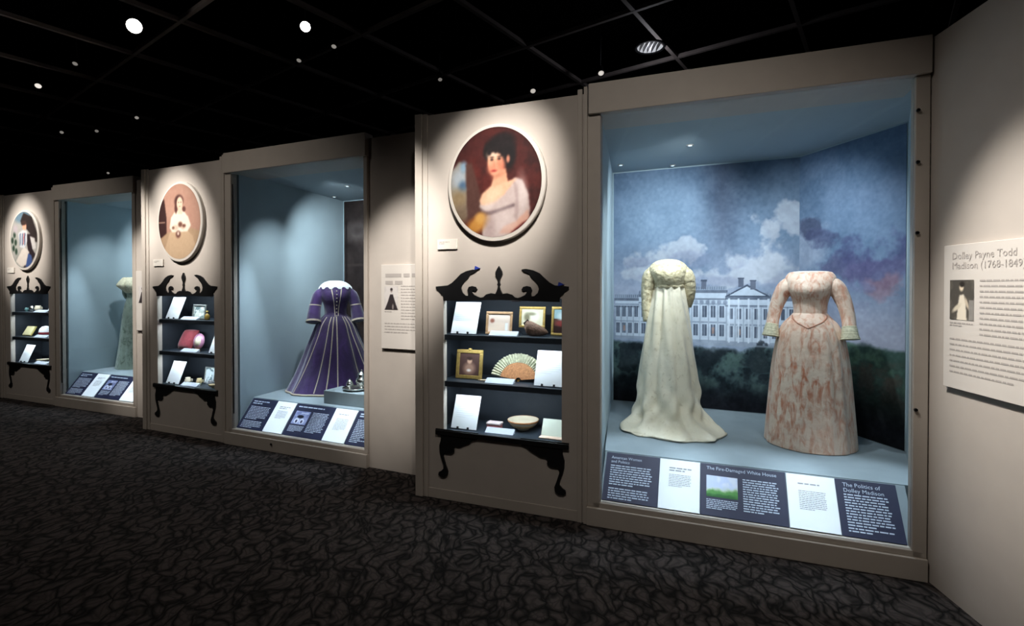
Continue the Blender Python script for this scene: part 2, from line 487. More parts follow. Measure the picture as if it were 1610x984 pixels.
# square suspended grid, 1.22 m on a side, turned 36 degrees to the view
GZ = 4.15
g2 = Vector((math.sin(math.radians(36)), math.cos(math.radians(36)), 0)); g1 = Vector((-g2.y, g2.x, 0))
gp = onz(1506, 0, GZ); gq = onz(1400, 0, GZ)
for k in range(-2, 12):
    c = gp + g1 * (1.222 * k)
    mid_t = 4.5 - c.dot(g2)
    o = MB().box(-9, 9, -.020, .020, -.02, .02).build('grid_bar', BARM, ceil)
    o.location = c + g2 * mid_t; o.rotation_euler = (0, 0, math.atan2(g2.y, g2.x))
for k in range(-3, 9):
    c = gq - g2 * (-1.215 * k)
    mid_t = 3.0 - c.dot(g1)
    o = MB().box(-10, 10, -.018, .018, -.022, .018).build('grid_bar', BARM, ceil)
    o.location = c + g1 * mid_t; o.rotation_euler = (0, 0, math.atan2(g1.y, g1.x))

def wall_bay(m, name, side):
    # front panel with a window-like hole for the cabinet, moulded edges, and returns to the sides
    q = MB()
    q.box(.0, .20, 0, .05, 0, 2.80); q.box(1.088, 1.25, 0, .05, 0, 2.80)
    q.box(.20, 1.088, 0, .05, 0, .48); q.box(.20, 1.088, 0, .05, 1.468, 2.80)
    o = put(q.build(name, WALL), m, 0, 0, 0); tag(o, kind='structure')
    put(tag(B(.0, .05, .05, .75, 0, 2.80).build('wall_%s_return' % side, WALL), kind='structure'), m, 0, 0, 0)
    t = B(-.025, .035, -.022, .06, 0, 2.81).box(.035, .075, -.010, 0, 0, 2.81)
    t.build('edge_moulding', TRIMM, o, bevel=.004)
    t = B(1.195, 1.228, -.014, 0, 0, 2.83).box(1.238, 1.262, -.022, .05, 0, 2.84)
    t.build('edge_moulding', TRIMM, o, bevel=.004)
    put(tag(B(.075, 1.195, -.005, 0, 0, .072).build('baseboard_%s' % side, TRIMM, bevel=.002), kind='structure'), m, 0, 0, 0)
    return o

wall_bay(NEAR, 'wall_near', 'near'); wall_bay(MID, 'wall_middle', 'middle'); wall_bay(FAR, 'wall_far', 'far')
# flat walls that carry the text panels
put(tag(B(0, 2.6, 0, .10, 0, 2.84).build('wall_right', WALL), kind='structure'), TEXTWALL, 0, 0, 0)
put(tag(B(3.0, 3.72, .015, .10, 0, 2.81).build('wall_middle_text', WALL), kind='structure'), MID, 0, 0, 0)
put(tag(B(2.845, 3.50, .0, .10, 0, 2.80).build('wall_far_text', WALL), kind='structure'), FAR, 0, 0, 0)

# ---------------------------------------------------------------- display cases
DECK, CEIL = .41, 2.68
IA, IB, IC, ID, IE = (1.335, .09), (1.10, 1.84), (2.735, 1.76), (3.27, .956), (3.04, .10)

def near_mural_back():
    c = Canvas(330, 420, (104, 128, 156)); w, h = c.w, c.h; asp = h/w
    n1 = fbm(w, h, 4, 3, asp, 5); n2 = fbm(w, h, 7, 11, asp, 5); n3 = fbm(w, h, 3, 21, asp, 5)
    S, T = c.S, c.T
    c.a = np.zeros_like(c.a) + np.array((112, 130, 152.0))
    c.blend(np.clip((T-.80)*3.2, 0, 1)*.5, (86, 104, 128))
    c.blend(np.clip(1-np.abs(S-.62-.10*(n3-.5))*6, 0, 1)*np.clip((T-.50)*4, 0, 1)*.75, (84, 92, 110))   # dark rain streak
    c.blend(np.clip(1-((S-.30)/.30)**2-((T-.80)/.2)**2, 0, 1)*.6, (138, 158, 178))  # pool of lamp light on the upper sky, painted into the mural colour
    lo = np.clip((.70-T)*5, 0, 1)*np.clip((n1-.36)*6, 0, 1)
    c.blend(lo*.8, (160, 166, 184))
    for x, y, rx, ry in ((.14, .63, .14, .045), (.43, .645, .15, .05), (.84, .66, .12, .10), (.97, .74, .12, .10), (.74, .60, .14, .06), (.90, .585, .16, .07), (.60, .545, .2, .035), (.25, .56, .2, .03)):
        d = ((S-x)/rx)**2 + ((T-y)/ry)**2 + (n2-.5)*7
        c.blend(np.clip((1.15-d)*1.5, 0, 1)*.85, (176, 180, 190))
        d2 = ((S-x-.01)/rx)**2 + ((T-y+ry*.6)/(ry*.7))**2 + (n1-.5)*6
        c.blend(np.clip((.9-d2)*1.2, 0, 1)*.5, (132, 138, 160))
    c.blend(np.clip((.53-T)*7, 0, 1)*.5, (172, 178, 196))
    # the long pale building
    wallc = (188, 198, 212); dk = (74, 82, 98); md = (140, 150, 166)
    def wing(x0, x1, y0, y1, cols, ww, rows):
        c.rect(x0, x1, y0, y1, wallc)
        c.rect(x0-.005, x1+.005, y1-.012, y1, dk, .75); c.rect(x0-.005, x1+.005, y1-.040, y1-.034, dk, .6)
        c.rect(x0, x1, y1, y1+.016, md, .8)
        for k in range(int((x1-x0)/.012)):
            c.rect(x0+k*.012, x0+k*.012+.004, y1+.002, y1+.014, dk, .6)
        for k in range(cols):
            xc = x0 + (k+.5)*(x1-x0)/cols
            for r, (za, zb) in enumerate(rows):
                c.rect(xc-ww, xc+ww, za, zb, dk, .9); c.rect(xc-ww*1.7, xc+ww*1.7, zb+.004, zb+.010, md, .9)
                c.rect(xc-ww*.15, xc+ww*.15, za, zb, wallc, .6)
                if r == 0 and k % 3 == 1: c.rect(xc-ww*.6, xc+ww*.6, za+.01, zb-.012, (186, 140, 120), .6)
            xp = x0 + k*(x1-x0)/cols
            c.rect(xp-.003, xp+.003, y0, y1-.04, md, .7)
        c.rect(x0, x1, y0, y0+.012, md, .8)
    rows = ((.300, .345), (.372, .418))
    wing(.01, .155, .275, .452, 4, .011, rows)
    wing(.155, .36, .275, .470, 4, .011, rows)
    wing(.36, .64, .272, .488, 6, .012, ((.300, .348), (.376, .424)))
    wing(.64, .86, .268, .462, 5, .010, ((.296, .342), (.370, .414)))
    wing(.86, .985, .268, .458, 3, .010, ((.296, .342), (.370, .414)))
    c.poly([(.63, .462), (.745, .512), (.865, .462)], dk, 0); c.poly([(.655, .467), (.745, .503), (.84, .467)], wallc, 0)
    for k in range(5): c.rect(.648+k*.05, .658+k*.05, .275, .455, (206, 214, 226), .9)
    for x, y in ((.46, .495), (.52, .492), (.715, .50), (.775, .49), (.30, .48)):
        c.rect(x-.013, x+.013, y, y+.035, (96, 102, 118)); c.rect(x-.017, x+.017, y+.033, y+.039, dk)
    for k in range(9):                                        # round-headed arches between the floors
        c.ell(.385+k*.031, .437, .011, .010, (120, 130, 148), .3, op=.8)
    # hedge and lawn
    edge = .262 + (n2-.5)*.05
    c.blend(np.clip((edge-T)*60, 0, 1), (58, 74, 76))
    gn = fbm(w, h, 16, 41, asp, 4)
    c.blend(np.clip((edge-T)*60, 0, 1)*np.clip((gn-.48)*7, 0, 1)*.7, (88, 110, 104))
    c.blend(np.clip((edge-T)*60, 0, 1)*np.clip((.50-gn)*9, 0, 1)*.85, (26, 33, 38))
    for x, y in ((.10, .20), (.34, .19), (.52, .20), (.80, .20), (.95, .22)):
        c.blend(np.clip((1-((S-x)/.07)**2-((T-y)/.055)**2+(gn-.5)*7)*1.5, 0, 1)*.7, (30, 36, 42))
    c.blend(np.clip((.17-T+(n1-.5)*.10)*9, 0, 1)*.85, (26, 32, 36))
    c.blend(np.clip((.10-T+(n2-.5)*.05)*14, 0, 1)*.8, (18, 18, 24))
    c.rect(.35, 1, .262, .268, (150, 158, 168), .5)
    c.grain(16, 9, 77, asp); c.grain(12, 60, 91, asp)
    return c

def near_mural_side():
    c = Canvas(170, 420, (96, 122, 156)); w, h = c.w, c.h; asp = h/w
    n1 = fbm(w, h, 3, 5, asp, 5); n2 = fbm(w, h, 5, 15, asp, 5)
    S, T = c.S, c.T
    c.a = np.zeros_like(c.a) + np.array((108, 128, 154.0))
    c.blend(np.clip((T-.82)*4, 0, 1)*.5, (66, 92, 124))
    c.blend(np.clip((n1-.47)*4, 0, 1)*np.clip((T-.5)*5, 0, 1)*.5, (130, 146, 172))
    c.blend(np.clip(((.62-T)*3), 0, 1)*.8, (164, 170, 190))
    c.blend(np.clip(1.1-((S-.05)/.3)**2-((T-.66)/.12)**2+(n2-.5)*1.6, 0, 1)*.8, (160, 168, 186))
    for x, y, rx, ry, col in ((.12, .72, .10, .03, (70, 74, 98)), (.30, .67, .18, .035, (84, 88, 118)), (.45, .58, .26, .055, (96, 94, 126)), (.70, .63, .3, .05, (82, 84, 122)), (.80, .55, .24, .04, (96, 92, 128)), (.95, .50, .2, .03, (150, 118, 132)), (.3, .50, .3, .02, (120, 124, 156))):
        d = ((S-x)/rx)**2 + ((T-y)/ry)**2 + (n2-.5)*9
        c.blend(np.clip((1.2-d)*.7, 0, 1)*.72, col)
    c.blend(np.clip((.50-T)*7, 0, 1)*.7, (176, 174, 188))
    c.blend(np.clip((.47-np.abs(T-.45)*9-np.abs(n2-.5)*4), 0, 1)*.8, (128, 126, 150))
    edge = .315 + (n2-.5)*.05
    gn = fbm(w, h, 9, 41, asp, 4)
    c.blend(np.clip((edge-T)*60, 0, 1), (62, 84, 76))
    c.blend(np.clip((edge-T)*60, 0, 1)*np.clip((gn-.5)*7, 0, 1)*.7, (96, 122, 100))
    c.blend(np.clip((edge-.045-T)*40, 0, 1)*np.clip((.52-gn)*6, 0, 1)*.6, (96, 72, 62))
    c.blend(np.clip((.22-T+(n1-.5)*.08)*10, 0, 1)*.9, (28, 34, 32))
    c.blend(np.clip((.12-T)*16, 0, 1)*.8, (16, 16, 22))
    c.grain(16, 6, 78, asp); c.grain(12, 40, 92, asp)
    return c

def brown_mural():
    c = Canvas(200, 260, (44, 36, 34)); w, h = c.w, c.h; asp = h/w
    n1 = fbm(w, h, 4, 8, asp, 5)
    c.a = np.zeros_like(c.a) + np.array((46, 38, 36.0))
    c.blend(np.clip((n1-.45)*3, 0, 1)*.5, (78, 66, 62))
    for k, (x, y) in enumerate(((.13, .82), (.42, .8), (.7, .82))):
        c.ell(x, y, .11, .055, (104, 94, 90), .5, op=.7); c.ell(x+.02, y+.01, .06, .025, (60, 52, 50), .5, op=.8)
    c.rect(0, 1, .62, .635, (70, 60, 56), .6)
    for k in range(5): c.rect(.02+k*.2, .035+k*.2, .1, .9, (30, 25, 25), .7)
    c.grain(8, 30, 17, asp)
    return c

def case_panel(name, p, q, z0, z1, m, parent, th=.03):
    # vertical board standing between two plan points, its room-side face on the line p-q
    p = Vector((p[0], p[1])); q = Vector((q[0], q[1])); d = (q-p).normalized(); nrm = Vector((-d.y, d.x)) * th
    b = MB(); pts = [p, q, q+nrm, p+nrm]
    b.rings([[(a.x, a.y, z0) for a in pts], [(a.x, a.y, z1) for a in pts]], True, True, True)
    return b.build(name, m, parent)

def on_panel(o, p, q, off=.004):
    p = Vector((p[0], p[1])); q = Vector((q[0], q[1])); d = (q-p).normalized()
    o.location = (p.x + d.y*off, p.y - d.x*off, 0); o.rotation_euler = (0, 0, math.atan2(d.y, d.x))
    return (q-p).length

def display_case(m, uend, glass_r, label, murals, bolts_l, bolts_r, stile_r=True):
    r = put(empty('display_case', label, 'display case', 'walk-in costume cases along the wall'), m, 0, 0, 0)
    # header, sill and stiles
    MB().box(1.272, uend, -.035, .07, 2.655, 2.85).build('header', TRIMM, r, bevel=.004)
    MB().box(1.262, uend, -.030, .06, 0, .118).build('sill', TRIMM, r, bevel=.003)
    MB().box(1.30, uend-.02, -.012, .05, .118, .150).build('glazing_bar', TRIMM, r, bevel=.003)
    MB().box(1.262, 1.346, -.012, .06, .118, 2.655).build('stile', TRIMM, r, bevel=.004)
    if stile_r:
        MB().box(glass_r, uend, -.012, .06, .118, 2.655).build('stile', TRIMM, r, bevel=.004)
    MB().box(1.346, glass_r, .012, .022, .150, 2.655).build('glass_pane', GLASS, r)
    # soffit board behind the header
    s = case_panel('soffit', (1.30, .07), (3.06, .07), CEIL-.02, CEIL, TRIMM, r, .28)
    # room of the case
    case_panel('side_panel', IA, IB, .10, CEIL, CASEW, r, .03)
    bk = case_panel('back_panel', IB, IC, .10, CEIL, CASEW, r, .03)
    sd = case_panel('side_panel', IC, ID, .10, CEIL, CASEW, r, .03)
    case_panel('side_panel', ID, IE, .10, CEIL, CASEW, r, .03)
    if murals:
        cb, cs = murals
        Lb = (Vector(IC)-Vector(IB)).length; Ls = (Vector(ID)-Vector(IC)).length
        mu = picture('mural', cb, .015, Lb, DECK+.005, CEIL-.012, 0, MURAL, r, gain=1.0); on_panel(mu, IB, IC)
        mu = picture('mural', cs, 0, Ls-.01, DECK+.005, CEIL-.012, 0, MURAL, r, gain=1.0); on_panel(mu, IC, ID)
    # deck, reading rail, ceiling
    plan = [(1.33, .25), (3.08, .25), (3.29, .95), (2.75, 1.78), (1.08, 1.86)]
    d = MB(); d.rings([[(a, b, .12) for a, b in plan], [(a, b, DECK) for a, b in plan]], True, True, True); d.build('deck', DECKM, r)
    w = MB()
    prof = [(.045, .13), (.26, .13), (.26, .405), (.245, .405), (.045, .150)]
    w.rings([[(1.335, a, b) for a, b in prof], [(3.05, a, b) for a, b in prof]], True, True, True); w.build('reading_rail', DECKM, r)
    c = MB(); plan2 = [(1.30, .05), (3.06, .05), (3.31, .95), (2.76, 1.80), (1.06, 1.88)]
    c.rings([[(a, b, CEIL) for a, b in plan2], [(a, b, CEIL+.03) for a, b in plan2]], True, True, True); c.build('case_ceiling', mat('case_ceiling_paint', rgb(150, 163, 169), .8, var=.02), r)
    for u, v in ((1.855, 1.056), (1.23, 1.53), (1.681, 1.72)):
        f = MB().lathe([(.012, -.004), (.026, -.006), (.028, 0)], 20, (u, v, CEIL), True, True).build('downlight_ring', TRIMM, r, smooth=True)
        MB().lathe([(.0005, -.008), (.015, -.008), (.015, -.004)], 16, (u, v, CEIL)).build('downlight_lens', mat('cool_lens', (.8, .92, 1, 1), .5, emit=.8), f)
    if bolts_l:
        MB().box(1.347, 1.354, .004, .012, .30, 2.55).build('hinge_rod', BLACKM, r)
    for z in bolts_l:
        MB().lathe([(.0005, 0), (.009, .002), (.009, .012)], 10).build('lock_pin', BLACKM, r).matrix_local = Matrix.Translation((1.349, .010, z)) @ Matrix.Rotation(PI/2, 4, 'X')
    for z in bolts_r:
        MB().lathe([(.0005, 0), (.009, .002), (.009, .012)], 10).build('lock_pin', BLACKM, r).matrix_local = Matrix.Translation((glass_r+.008, -.014, z)) @ Matrix.Rotation(PI/2, 4, 'X')
    return r

LOCKM = MB().lathe([(.0005, 0), (.010, .002), (.010, .010)], 12)
brown = brown_mural()
display_case(NEAR, 3.072, 3.008, 'nearest glazed costume case, with a sky and mansion mural behind two gowns', (near_mural_back(), near_mural_side()), (), (2.47, 2.2, 1.83, .9))
mid_case = display_case(MID, 3.0, 2.962, 'glazed costume case with a dark brown mural, holding the purple velvet dress', (brown, brown), (2.45, 2.2, 2.0, 1.75, 1.35, .85), ())
LOCKM.build('sill_lock', BLACKM, mid_case).matrix_local = Matrix.Translation((1.90, -.032, .075)) @ Matrix.Rotation(PI/2, 4, 'X')
display_case(FAR, 2.845, 2.785, 'farthest glazed costume case, with plain blue-grey sides, holding the pale green gown', None, (2.4, 2.0, 1.7, 1.35, .9), ())

# ---------------------------------------------------------------- slanted label panels on the reading rails
SL = math.atan2(.2, .25); PH = .322
EDGES = (1.346, 1.70, 1.952, 2.44, 2.70, 3.005)

def small_landscape():
    c = Canvas(60, 44, (196, 208, 236)); n = fbm(60, 44, 5, 4, .7)
    c.blend(np.clip((n-.4)*5, 0, 1)*np.clip((c.T-.4)*4, 0, 1), (216, 222, 236))
    c.blend(np.clip((.48-c.T+(n-.5)*.3)*6, 0, 1), (196, 206, 180))
    c.blend(np.clip((.38-c.T+(n-.5)*.35)*8, 0, 1), (92, 146, 80)); c.blend(np.clip((.18-c.T+(n-.5)*.3)*8, 0, 1)*.7, (44, 84, 50))
    return c

def small_photo(seed=3):
    c = Canvas(60, 70, (150, 158, 196)); n = fbm(60, 70, 4, seed, 1.2)
    c.blend(np.clip((n-.45)*5, 0, 1)*.6, (96, 102, 140))
    c.ell(.45, .58, .22, .13, (30, 30, 44), .2); c.ell(.3, .25, .16, .2, (222, 226, 240), .2); c.ell(.66, .25, .16, .2, (214, 218, 236), .2)
    c.ell(.3, .22, .07, .12, (60, 62, 90), .3); c.ell(.66, .22, .07, .12, (66, 68, 96), .3); c.rect(.4, .9, .8, .9, (210, 214, 232), .6)
    return c

def label_panel(m, k, white, label, uend=9):
    u0, u1 = EDGES[k], min(EDGES[k+1], uend); w = u1 - u0 - .004
    r = put(empty('label_panel', label, 'label panel', 'slanted label panels in the case of their gown'), m, u0 + .002, .040, .153, 0, -SL)
    up = .009 if white else .004
    MB().box(0, w, -up, -.0005, 0, PH - (0 if not white else .004)).build('board', PAPER if white else NAVY, r, bevel=.0015)
    return r, w, -up - .0008

def fill_case_labels(m, who, titles, pics, uend=9):
    names = ('leftmost navy label panel', 'left white label card', 'wide navy label panel with a picture', 'right white label card', 'rightmost navy label panel')
    for k in range(5):
        if EDGES[k] > uend - .03: break
        white = k in (1, 3)
        r, w, y = label_panel(m, k, white, '%s on the rail before the %s' % (names[k], who), uend)
        if white:
            text_block('heading', .06, w-.05, PH-.055, 2 if k == 1 else 1, .016, .008, y, TXTD, r, k, .8)
            text_block('body_text', .06, w-.05, PH-.10, 8 if k == 1 else 11, .0105, .0042, y, TXTD, r, k+9)
            continue
        t = titles.get(k)
        if k == 2:
            if t: letters('title', t, .024, .035, PH-.038, y, TXTL, r, min(.40, w-.06))
            else: text_block('title', .035, w-.05, PH-.025, 1, .02, .011, y, TXTL, r, 5, .9)
            picture('picture', pics, .035, .215, .115, PH-.075, y, PRINT, r)
            text_block('caption', .035, .215, .100, 6, .0105, .005, y, TXTL, r, 31)
            text_block('body_text', .245, w-.04, PH-.075, 14, .0145, .0068, y, TXTL, r, 32)
        else:
            if t: letters('title', t, .026, .035, PH-.042, y, TXTL, r, min(.20, w-.06))
            else: text_block('title', .035, w-.09, PH-.025, 2, .022, .011, y, TXTL, r, 6, .6)
            text_block('body_text', .035, w-.04, PH-.085, 9 if k == 0 else 12, .0155, .0072, y, TXTL, r, 33+k)
            text_block('body_text', .035, w-.05, .085 if k == 0 else .05, 5 if k == 0 else 2, .0155, .0072, y, TXTL, r, 53+k)

fill_case_labels(NEAR, 'cream and peach gowns', {0: 'American Women\nand Politics', 2: 'The Fire-Damaged White House', 4: 'The Politics of\nDolley Madison'}, small_landscape())
fill_case_labels(MID, 'purple dress', {}, small_photo(), 2.955)
fill_case_labels(FAR, 'pale green gown', {}, small_photo(9), 2.775)

# ---------------------------------------------------------------- china-cabinet niches cut into the wall bays
def mirror(h, c=.64):
    return [(c - a, z) for a, z in h] + [(c + a, z) for a, z in reversed(h)]

PED = [(.0, 1.455), (.435, 1.445), (.438, 1.485), (.455, 1.495), (.470, 1.515), (.497, 1.532), (.497, 1.548), (.40, 1.556), (.365, 1.575), (.33, 1.605), (.295, 1.638), (.25, 1.658), (.20, 1.668), (.165, 1.664), (.185, 1.648), (.22, 1.636), (.238, 1.608), (.262, 1.588), (.282, 1.565), (.292, 1.535), (.283, 1.505), (.258, 1.484), (.238, 1.482), (.235, 1.50), (.243, 1.522), (.232, 1.545), (.205, 1.552), (.178, 1.545), (.166, 1.527), (.180, 1.516), (.200, 1.522), (.206, 1.508), (.190, 1.490), (.165, 1.478), (.140, 1.470), (.118, 1.474), (.098, 1.492), (.060, 1.502), (.025, 1.497), (0, 1.497)]
LEG = [(.500, .512), (.498, .494), (.470, .484), (.455, .470), (.458, .430), (.470, .390), (.467, .340), (.452, .292), (.437, .252), (.436, .226), (.455, .207), (.475, .196), (.479, .176), (.462, .163), (.430, .161), (.405, .178), (.400, .208), (.420, .260), (.436, .312), (.427, .342), (.405, .338), (.372, .340), (.348, .358), (.352, .388), (.335, .398), (.300, .398), (.262, .418), (.228, .432), (.205, .452), (.170, .462), (.16, .470), (.16, .512)]
FIN = [(.0, 1.690), (.012, 1.672), (.024, 1.650), (.026, 1.632), (.016, 1.612), (.008, 1.600), (.006, 1.575), (.012, 1.562), (.004, 1.548), (.010, 1.530), (.018, 1.512), (.03, 1.490), (0, 1.490)]

def cabinet(m, label):
    r = put(empty('display_cabinet', label, 'cabinet', 'china-cabinet shaped niches under the oval portraits'), m, 0, 0, 0)
    # one outline per half so the swan-neck pediment stays a clean polygon
    lhs = [(.64 - a, z) for a, z in PED]; rhs = [(.64 + a, z) for a, z in PED]
    MB().poly(lhs, -.010, 0).build('pediment', BLACKP, r); MB().poly(rhs, -.010, 0).build('pediment', BLACKP, r)
    MB().poly([(.64 - a, z) for a, z in FIN] + [(.64 + a, z) for a, z in reversed(FIN[1:-1])], -.014, 0).build('finial', BLACKP, r)
    MB().poly([(.64 - a, z) for a, z in LEG], -.011, 0).build('leg', BLACKP, r)
    MB().poly([(.64 + a, z) for a, z in LEG], -.011, 0).build('leg', BLACKP, r)
    B(.14, 1.14, -.018, 0, .470, .506).build('base_moulding', BLACKP, r, bevel=.004)
    # niche box
    B(.14, 1.14, .37, .39, .45, 1.62).build('back_panel', NICHE, r)
    B(.13, .15, .052, .39, .45, 1.62).build('side_panel', NICHE, r); B(1.13, 1.15, .052, .39, .45, 1.62).build('side_panel', NICHE, r)
    B(.15, 1.13, .052, .37, 1.60, 1.62).build('top_panel', NICHE, r)
    B(.15, 1.13, .052, .37, .478, .500).build('shelf', SHELFM, r)
    B(.201, 1.087, .012, .052, .482, .500).build('shelf_lip', SHELFM, r)
    for z in (.858, 1.198):
        s = B(.15, 1.13, .052, .37, z-.034, z).build('shelf', SHELFM, r)
        B(.201, 1.087, .018, .052, z-.038, z).build('shelf_edge', NICHE, s)
        for u in (.45, .85):
            MB().lathe([(.0005, -.004), (.008, -.004), (.010, 0)], 12, (u, .20, z-.034)).build('led_lamp', mat('led_lens', (.85, .93, 1, 1), .5, emit=3.0), s)
    B(.201, 1.087, .008, .012, .502, 1.466).build('glass_pane', GLASS, r)
    return r

cabinet(NEAR, 'black china-cabinet niche with a painted folding fan on its middle shelf')
cabinet(MID, 'black china-cabinet niche with a dark red cushion on its middle shelf')
cabinet(FAR, 'black china-cabinet niche with a yellow book on its middle shelf')
for u, z in ((.475, 1.677), (1.085, 1.562)):
    tri = MB().poly([(-.022, -.012), (.022, 0), (-.016, .016)], -.013, -.001).build('paper_flag', mat('blue_plastic', rgb(40, 60, 150), .5, var=.05))
    put(tri, NEAR, u, 0, z); tag(tri, 'tiny blue triangle at the %s of the nearest black pediment' % ('scroll tip' if z > 1.6 else 'right cornice tip'), 'marker', 'blue triangles on the nearest pediment')

# ---------------------------------------------------------------- oval portraits
def portrait_red():
    c = Canvas(130, 146, (74, 24, 20)); n = fbm(130, 146, 4, 2, 1.1, 5); n2 = fbm(130, 146, 9, 6, 1.1, 4)
    c.blend(np.clip((n-.42)*4, 0, 1)*.6, (112, 38, 28)); c.blend(np.clip((.5-n2)*4, 0, 1)*.6, (40, 12, 12))
    # landscape glimpse at the side
    c.poly([(0, .2), (0, .62), (.10, .72), (.17, .66), (.19, .42), (.24, .2)], (150, 142, 130), 3)
    c.ell(.10, .55, .09, .10, (176, 184, 190), .5); c.ell(.14, .48, .05, .05, (80, 110, 140), .5); c.ell(.09, .36, .11, .09, (150, 128, 96), .5)
    c.ell(.15, .66, .04, .05, (140, 168, 190), .5); c.ell(.12, .22, .1, .08, (120, 100, 80), .5)
    c.poly([(.19, .18), (.17, .68), (.24, .70), (.34, .40), (.40, .2)], (84, 52, 44), 3)
    # gown, shoulders, head
    c.poly([(.36, 0), (.36, .10), (.42, .22), (.33, .28), (.34, .34), (.50, .34), (.62, .46), (.72, .53), (.80, .50), (.86, .38), (.88, .24), (.86, .12), (.84, 0)], (206, 186, 180), 2)
    c.poly([(.33, .34), (.36, .40), (.46, .47), (.49, .55), (.61, .56), (.64, .50), (.74, .52), (.66, .44), (.60, .38), (.50, .33), (.42, .29), (.35, .30)], (240, 186, 150), 2)
    c.ell(.47, .38, .10, .06, (248, 206, 172), .5, .4)
    c.poly([(.34, .26), (.44, .235), (.60, .27), (.72, .30), (.72, .27), (.58, .235), (.44, .20), (.37, .21)], (96, 76, 80), 2, .8)
    c.poly([(.70, .50), (.73, .34), (.71, .18), (.745, .12), (.76, .3), (.75, .46)], (166, 142, 140), 2, .7)
    c.poly([(.60, .10), (.72, .13), (.86, .24), (.88, .12), (.76, .03), (.55, .03)], (222, 164, 140), 2, .8)
    c.poly([(.66, .03), (.80, .12), (.90, .16), (.88, .02)], (96, 26, 24), 2)
    c.ell(.30, .12, .13, .07, (196, 136, 60), .4, .5); c.ell(.34, .18, .06, .05, (216, 162, 84), .4)
    c.poly([(.48, .46), (.50, .60), (.62, .62), (.64, .50)], (236, 176, 140), 1)
    c.ell(.56, .81, .16, .115, (20, 12, 14), .22); c.ell(.645, .735, .085, .12, (20, 12, 14), .25); c.ell(.43, .78, .055, .08, (22, 14, 14), .3); c.ell(.60, .88, .11, .06, (24, 14, 16), .4)
    c.ell(.505, .675, .084, .128, (238, 178, 142), .14, .12)
    c.ell(.575, .64, .035, .09, (206, 130, 100), .7, .15, .6); c.ell(.53, .555, .06, .02, (196, 126, 98), .6, .3, .7)
    c.ell(.47, .62, .05, .05, (230, 140, 110), .6, op=.7); c.ell(.56, .65, .045, .05, (232, 134, 104), .6, op=.8)
    c.ell(.48, .755, .06, .04, (246, 212, 186), .5, op=.8)
    c.ell(.468, .705, .018, .010, (40, 24, 24), .4); c.ell(.548, .708, .018, .010, (40, 24, 24), .4)
    c.ell(.468, .727, .024, .006, (60, 36, 32), .5); c.ell(.552, .730, .026, .006, (60, 36, 32), .5)
    c.ell(.492, .665, .012, .035, (206, 132, 104), .5, .1, .7); c.ell(.490, .603, .032, .010, (176, 60, 56), .5)
    c.ell(.645, .70, .018, .034, (214, 140, 112), .4)
    for x, y in ((.44, .775), (.475, .80), (.51, .79), (.55, .785), (.585, .76)): c.ell(x, y, .024, .030, (22, 13, 14), .35)
    c.ell(.80, .40, .05, .14, (236, 222, 216), .7, .1, .5); c.ell(.60, .16, .10, .10, (226, 208, 202), .7, 0, .6); c.ell(.44, .10, .05, .12, (170, 146, 144), .7, 0, .6)
    c.ell(.42, .28, .06, .03, (232, 214, 206), .6, .3, .7)
    edge = np.sqrt(((c.S-.5)/.5)**2 + ((c.T-.5)/.5)**2); c.blend(np.clip((edge-.72)*1.6, 0, 1)*.55*np.clip((c.T-.3)*3 + (c.S-.5)*2, 0, 1), (26, 8, 10))
    c.soften(2); c.grain(9, 30, 5, 1.1)
    return c

def portrait_sepia():
    c = Canvas(110, 124, (186, 140, 120)); n = fbm(110, 124, 3, 12, 1.1, 4)
    c.blend(np.clip((n-.4)*3, 0, 1)*.4, (206, 164, 142))
    c.poly([(0, .3), (0, .74), (.14, .82), (.20, .55), (.2, .34), (.08, .28)], (56, 26, 22), 2); c.rect(0, .16, .49, .51, (196, 160, 140), .8)
    c.poly([(0, 0), (0, .26), (.22, .36), (.8, .40), (1, .36), (1, 0)], (182, 150, 118), 2)
    c.poly([(.14, .12), (.28, .36), (.36, .40), (.66, .40), (.82, .30), (.92, .10), (.7, 0), (.3, 0)], (206, 174, 140), 2)
    c.poly([(.27, .42), (.31, .56), (.42, .65), (.60, .65), (.72, .55), (.78, .44), (.70, .36), (.34, .36)], (248, 232, 212), 2)
    c.ell(.42, .42, .06, .035, (226, 196, 172), .4); c.ell(.60, .42, .05, .03, (226, 196, 172), .4)
    c.ell(.53, .46, .05, .035, (120, 76, 60), .4); c.ell(.62, .44, .04, .022, (120, 76, 60), .4); c.ell(.36, .42, .03, .02, (130, 90, 72), .4); c.ell(.48, .33, .055, .045, (96, 50, 44), .4); c.ell(.48, .34, .025, .024, (230, 206, 186), .4)
    c.ell(.50, .77, .105, .085, (70, 34, 28), .2); c.ell(.43, .68, .035, .07, (88, 46, 38), .3); c.ell(.62, .66, .04, .035, (100, 58, 48), .3)
    c.ell(.52, .74, .072, .088, (238, 206, 178), .15); c.poly([(.47, .60), (.49, .68), (.57, .68), (.58, .60)], (236, 204, 178), 1)
    c.ell(.495, .755, .012, .007, (70, 40, 34), .4); c.ell(.55, .755, .012, .007, (70, 40, 34), .4); c.ell(.52, .70, .018, .006, (160, 90, 76), .4)
    c.soften(1); c.grain(6, 24, 3, 1.1)
    return c

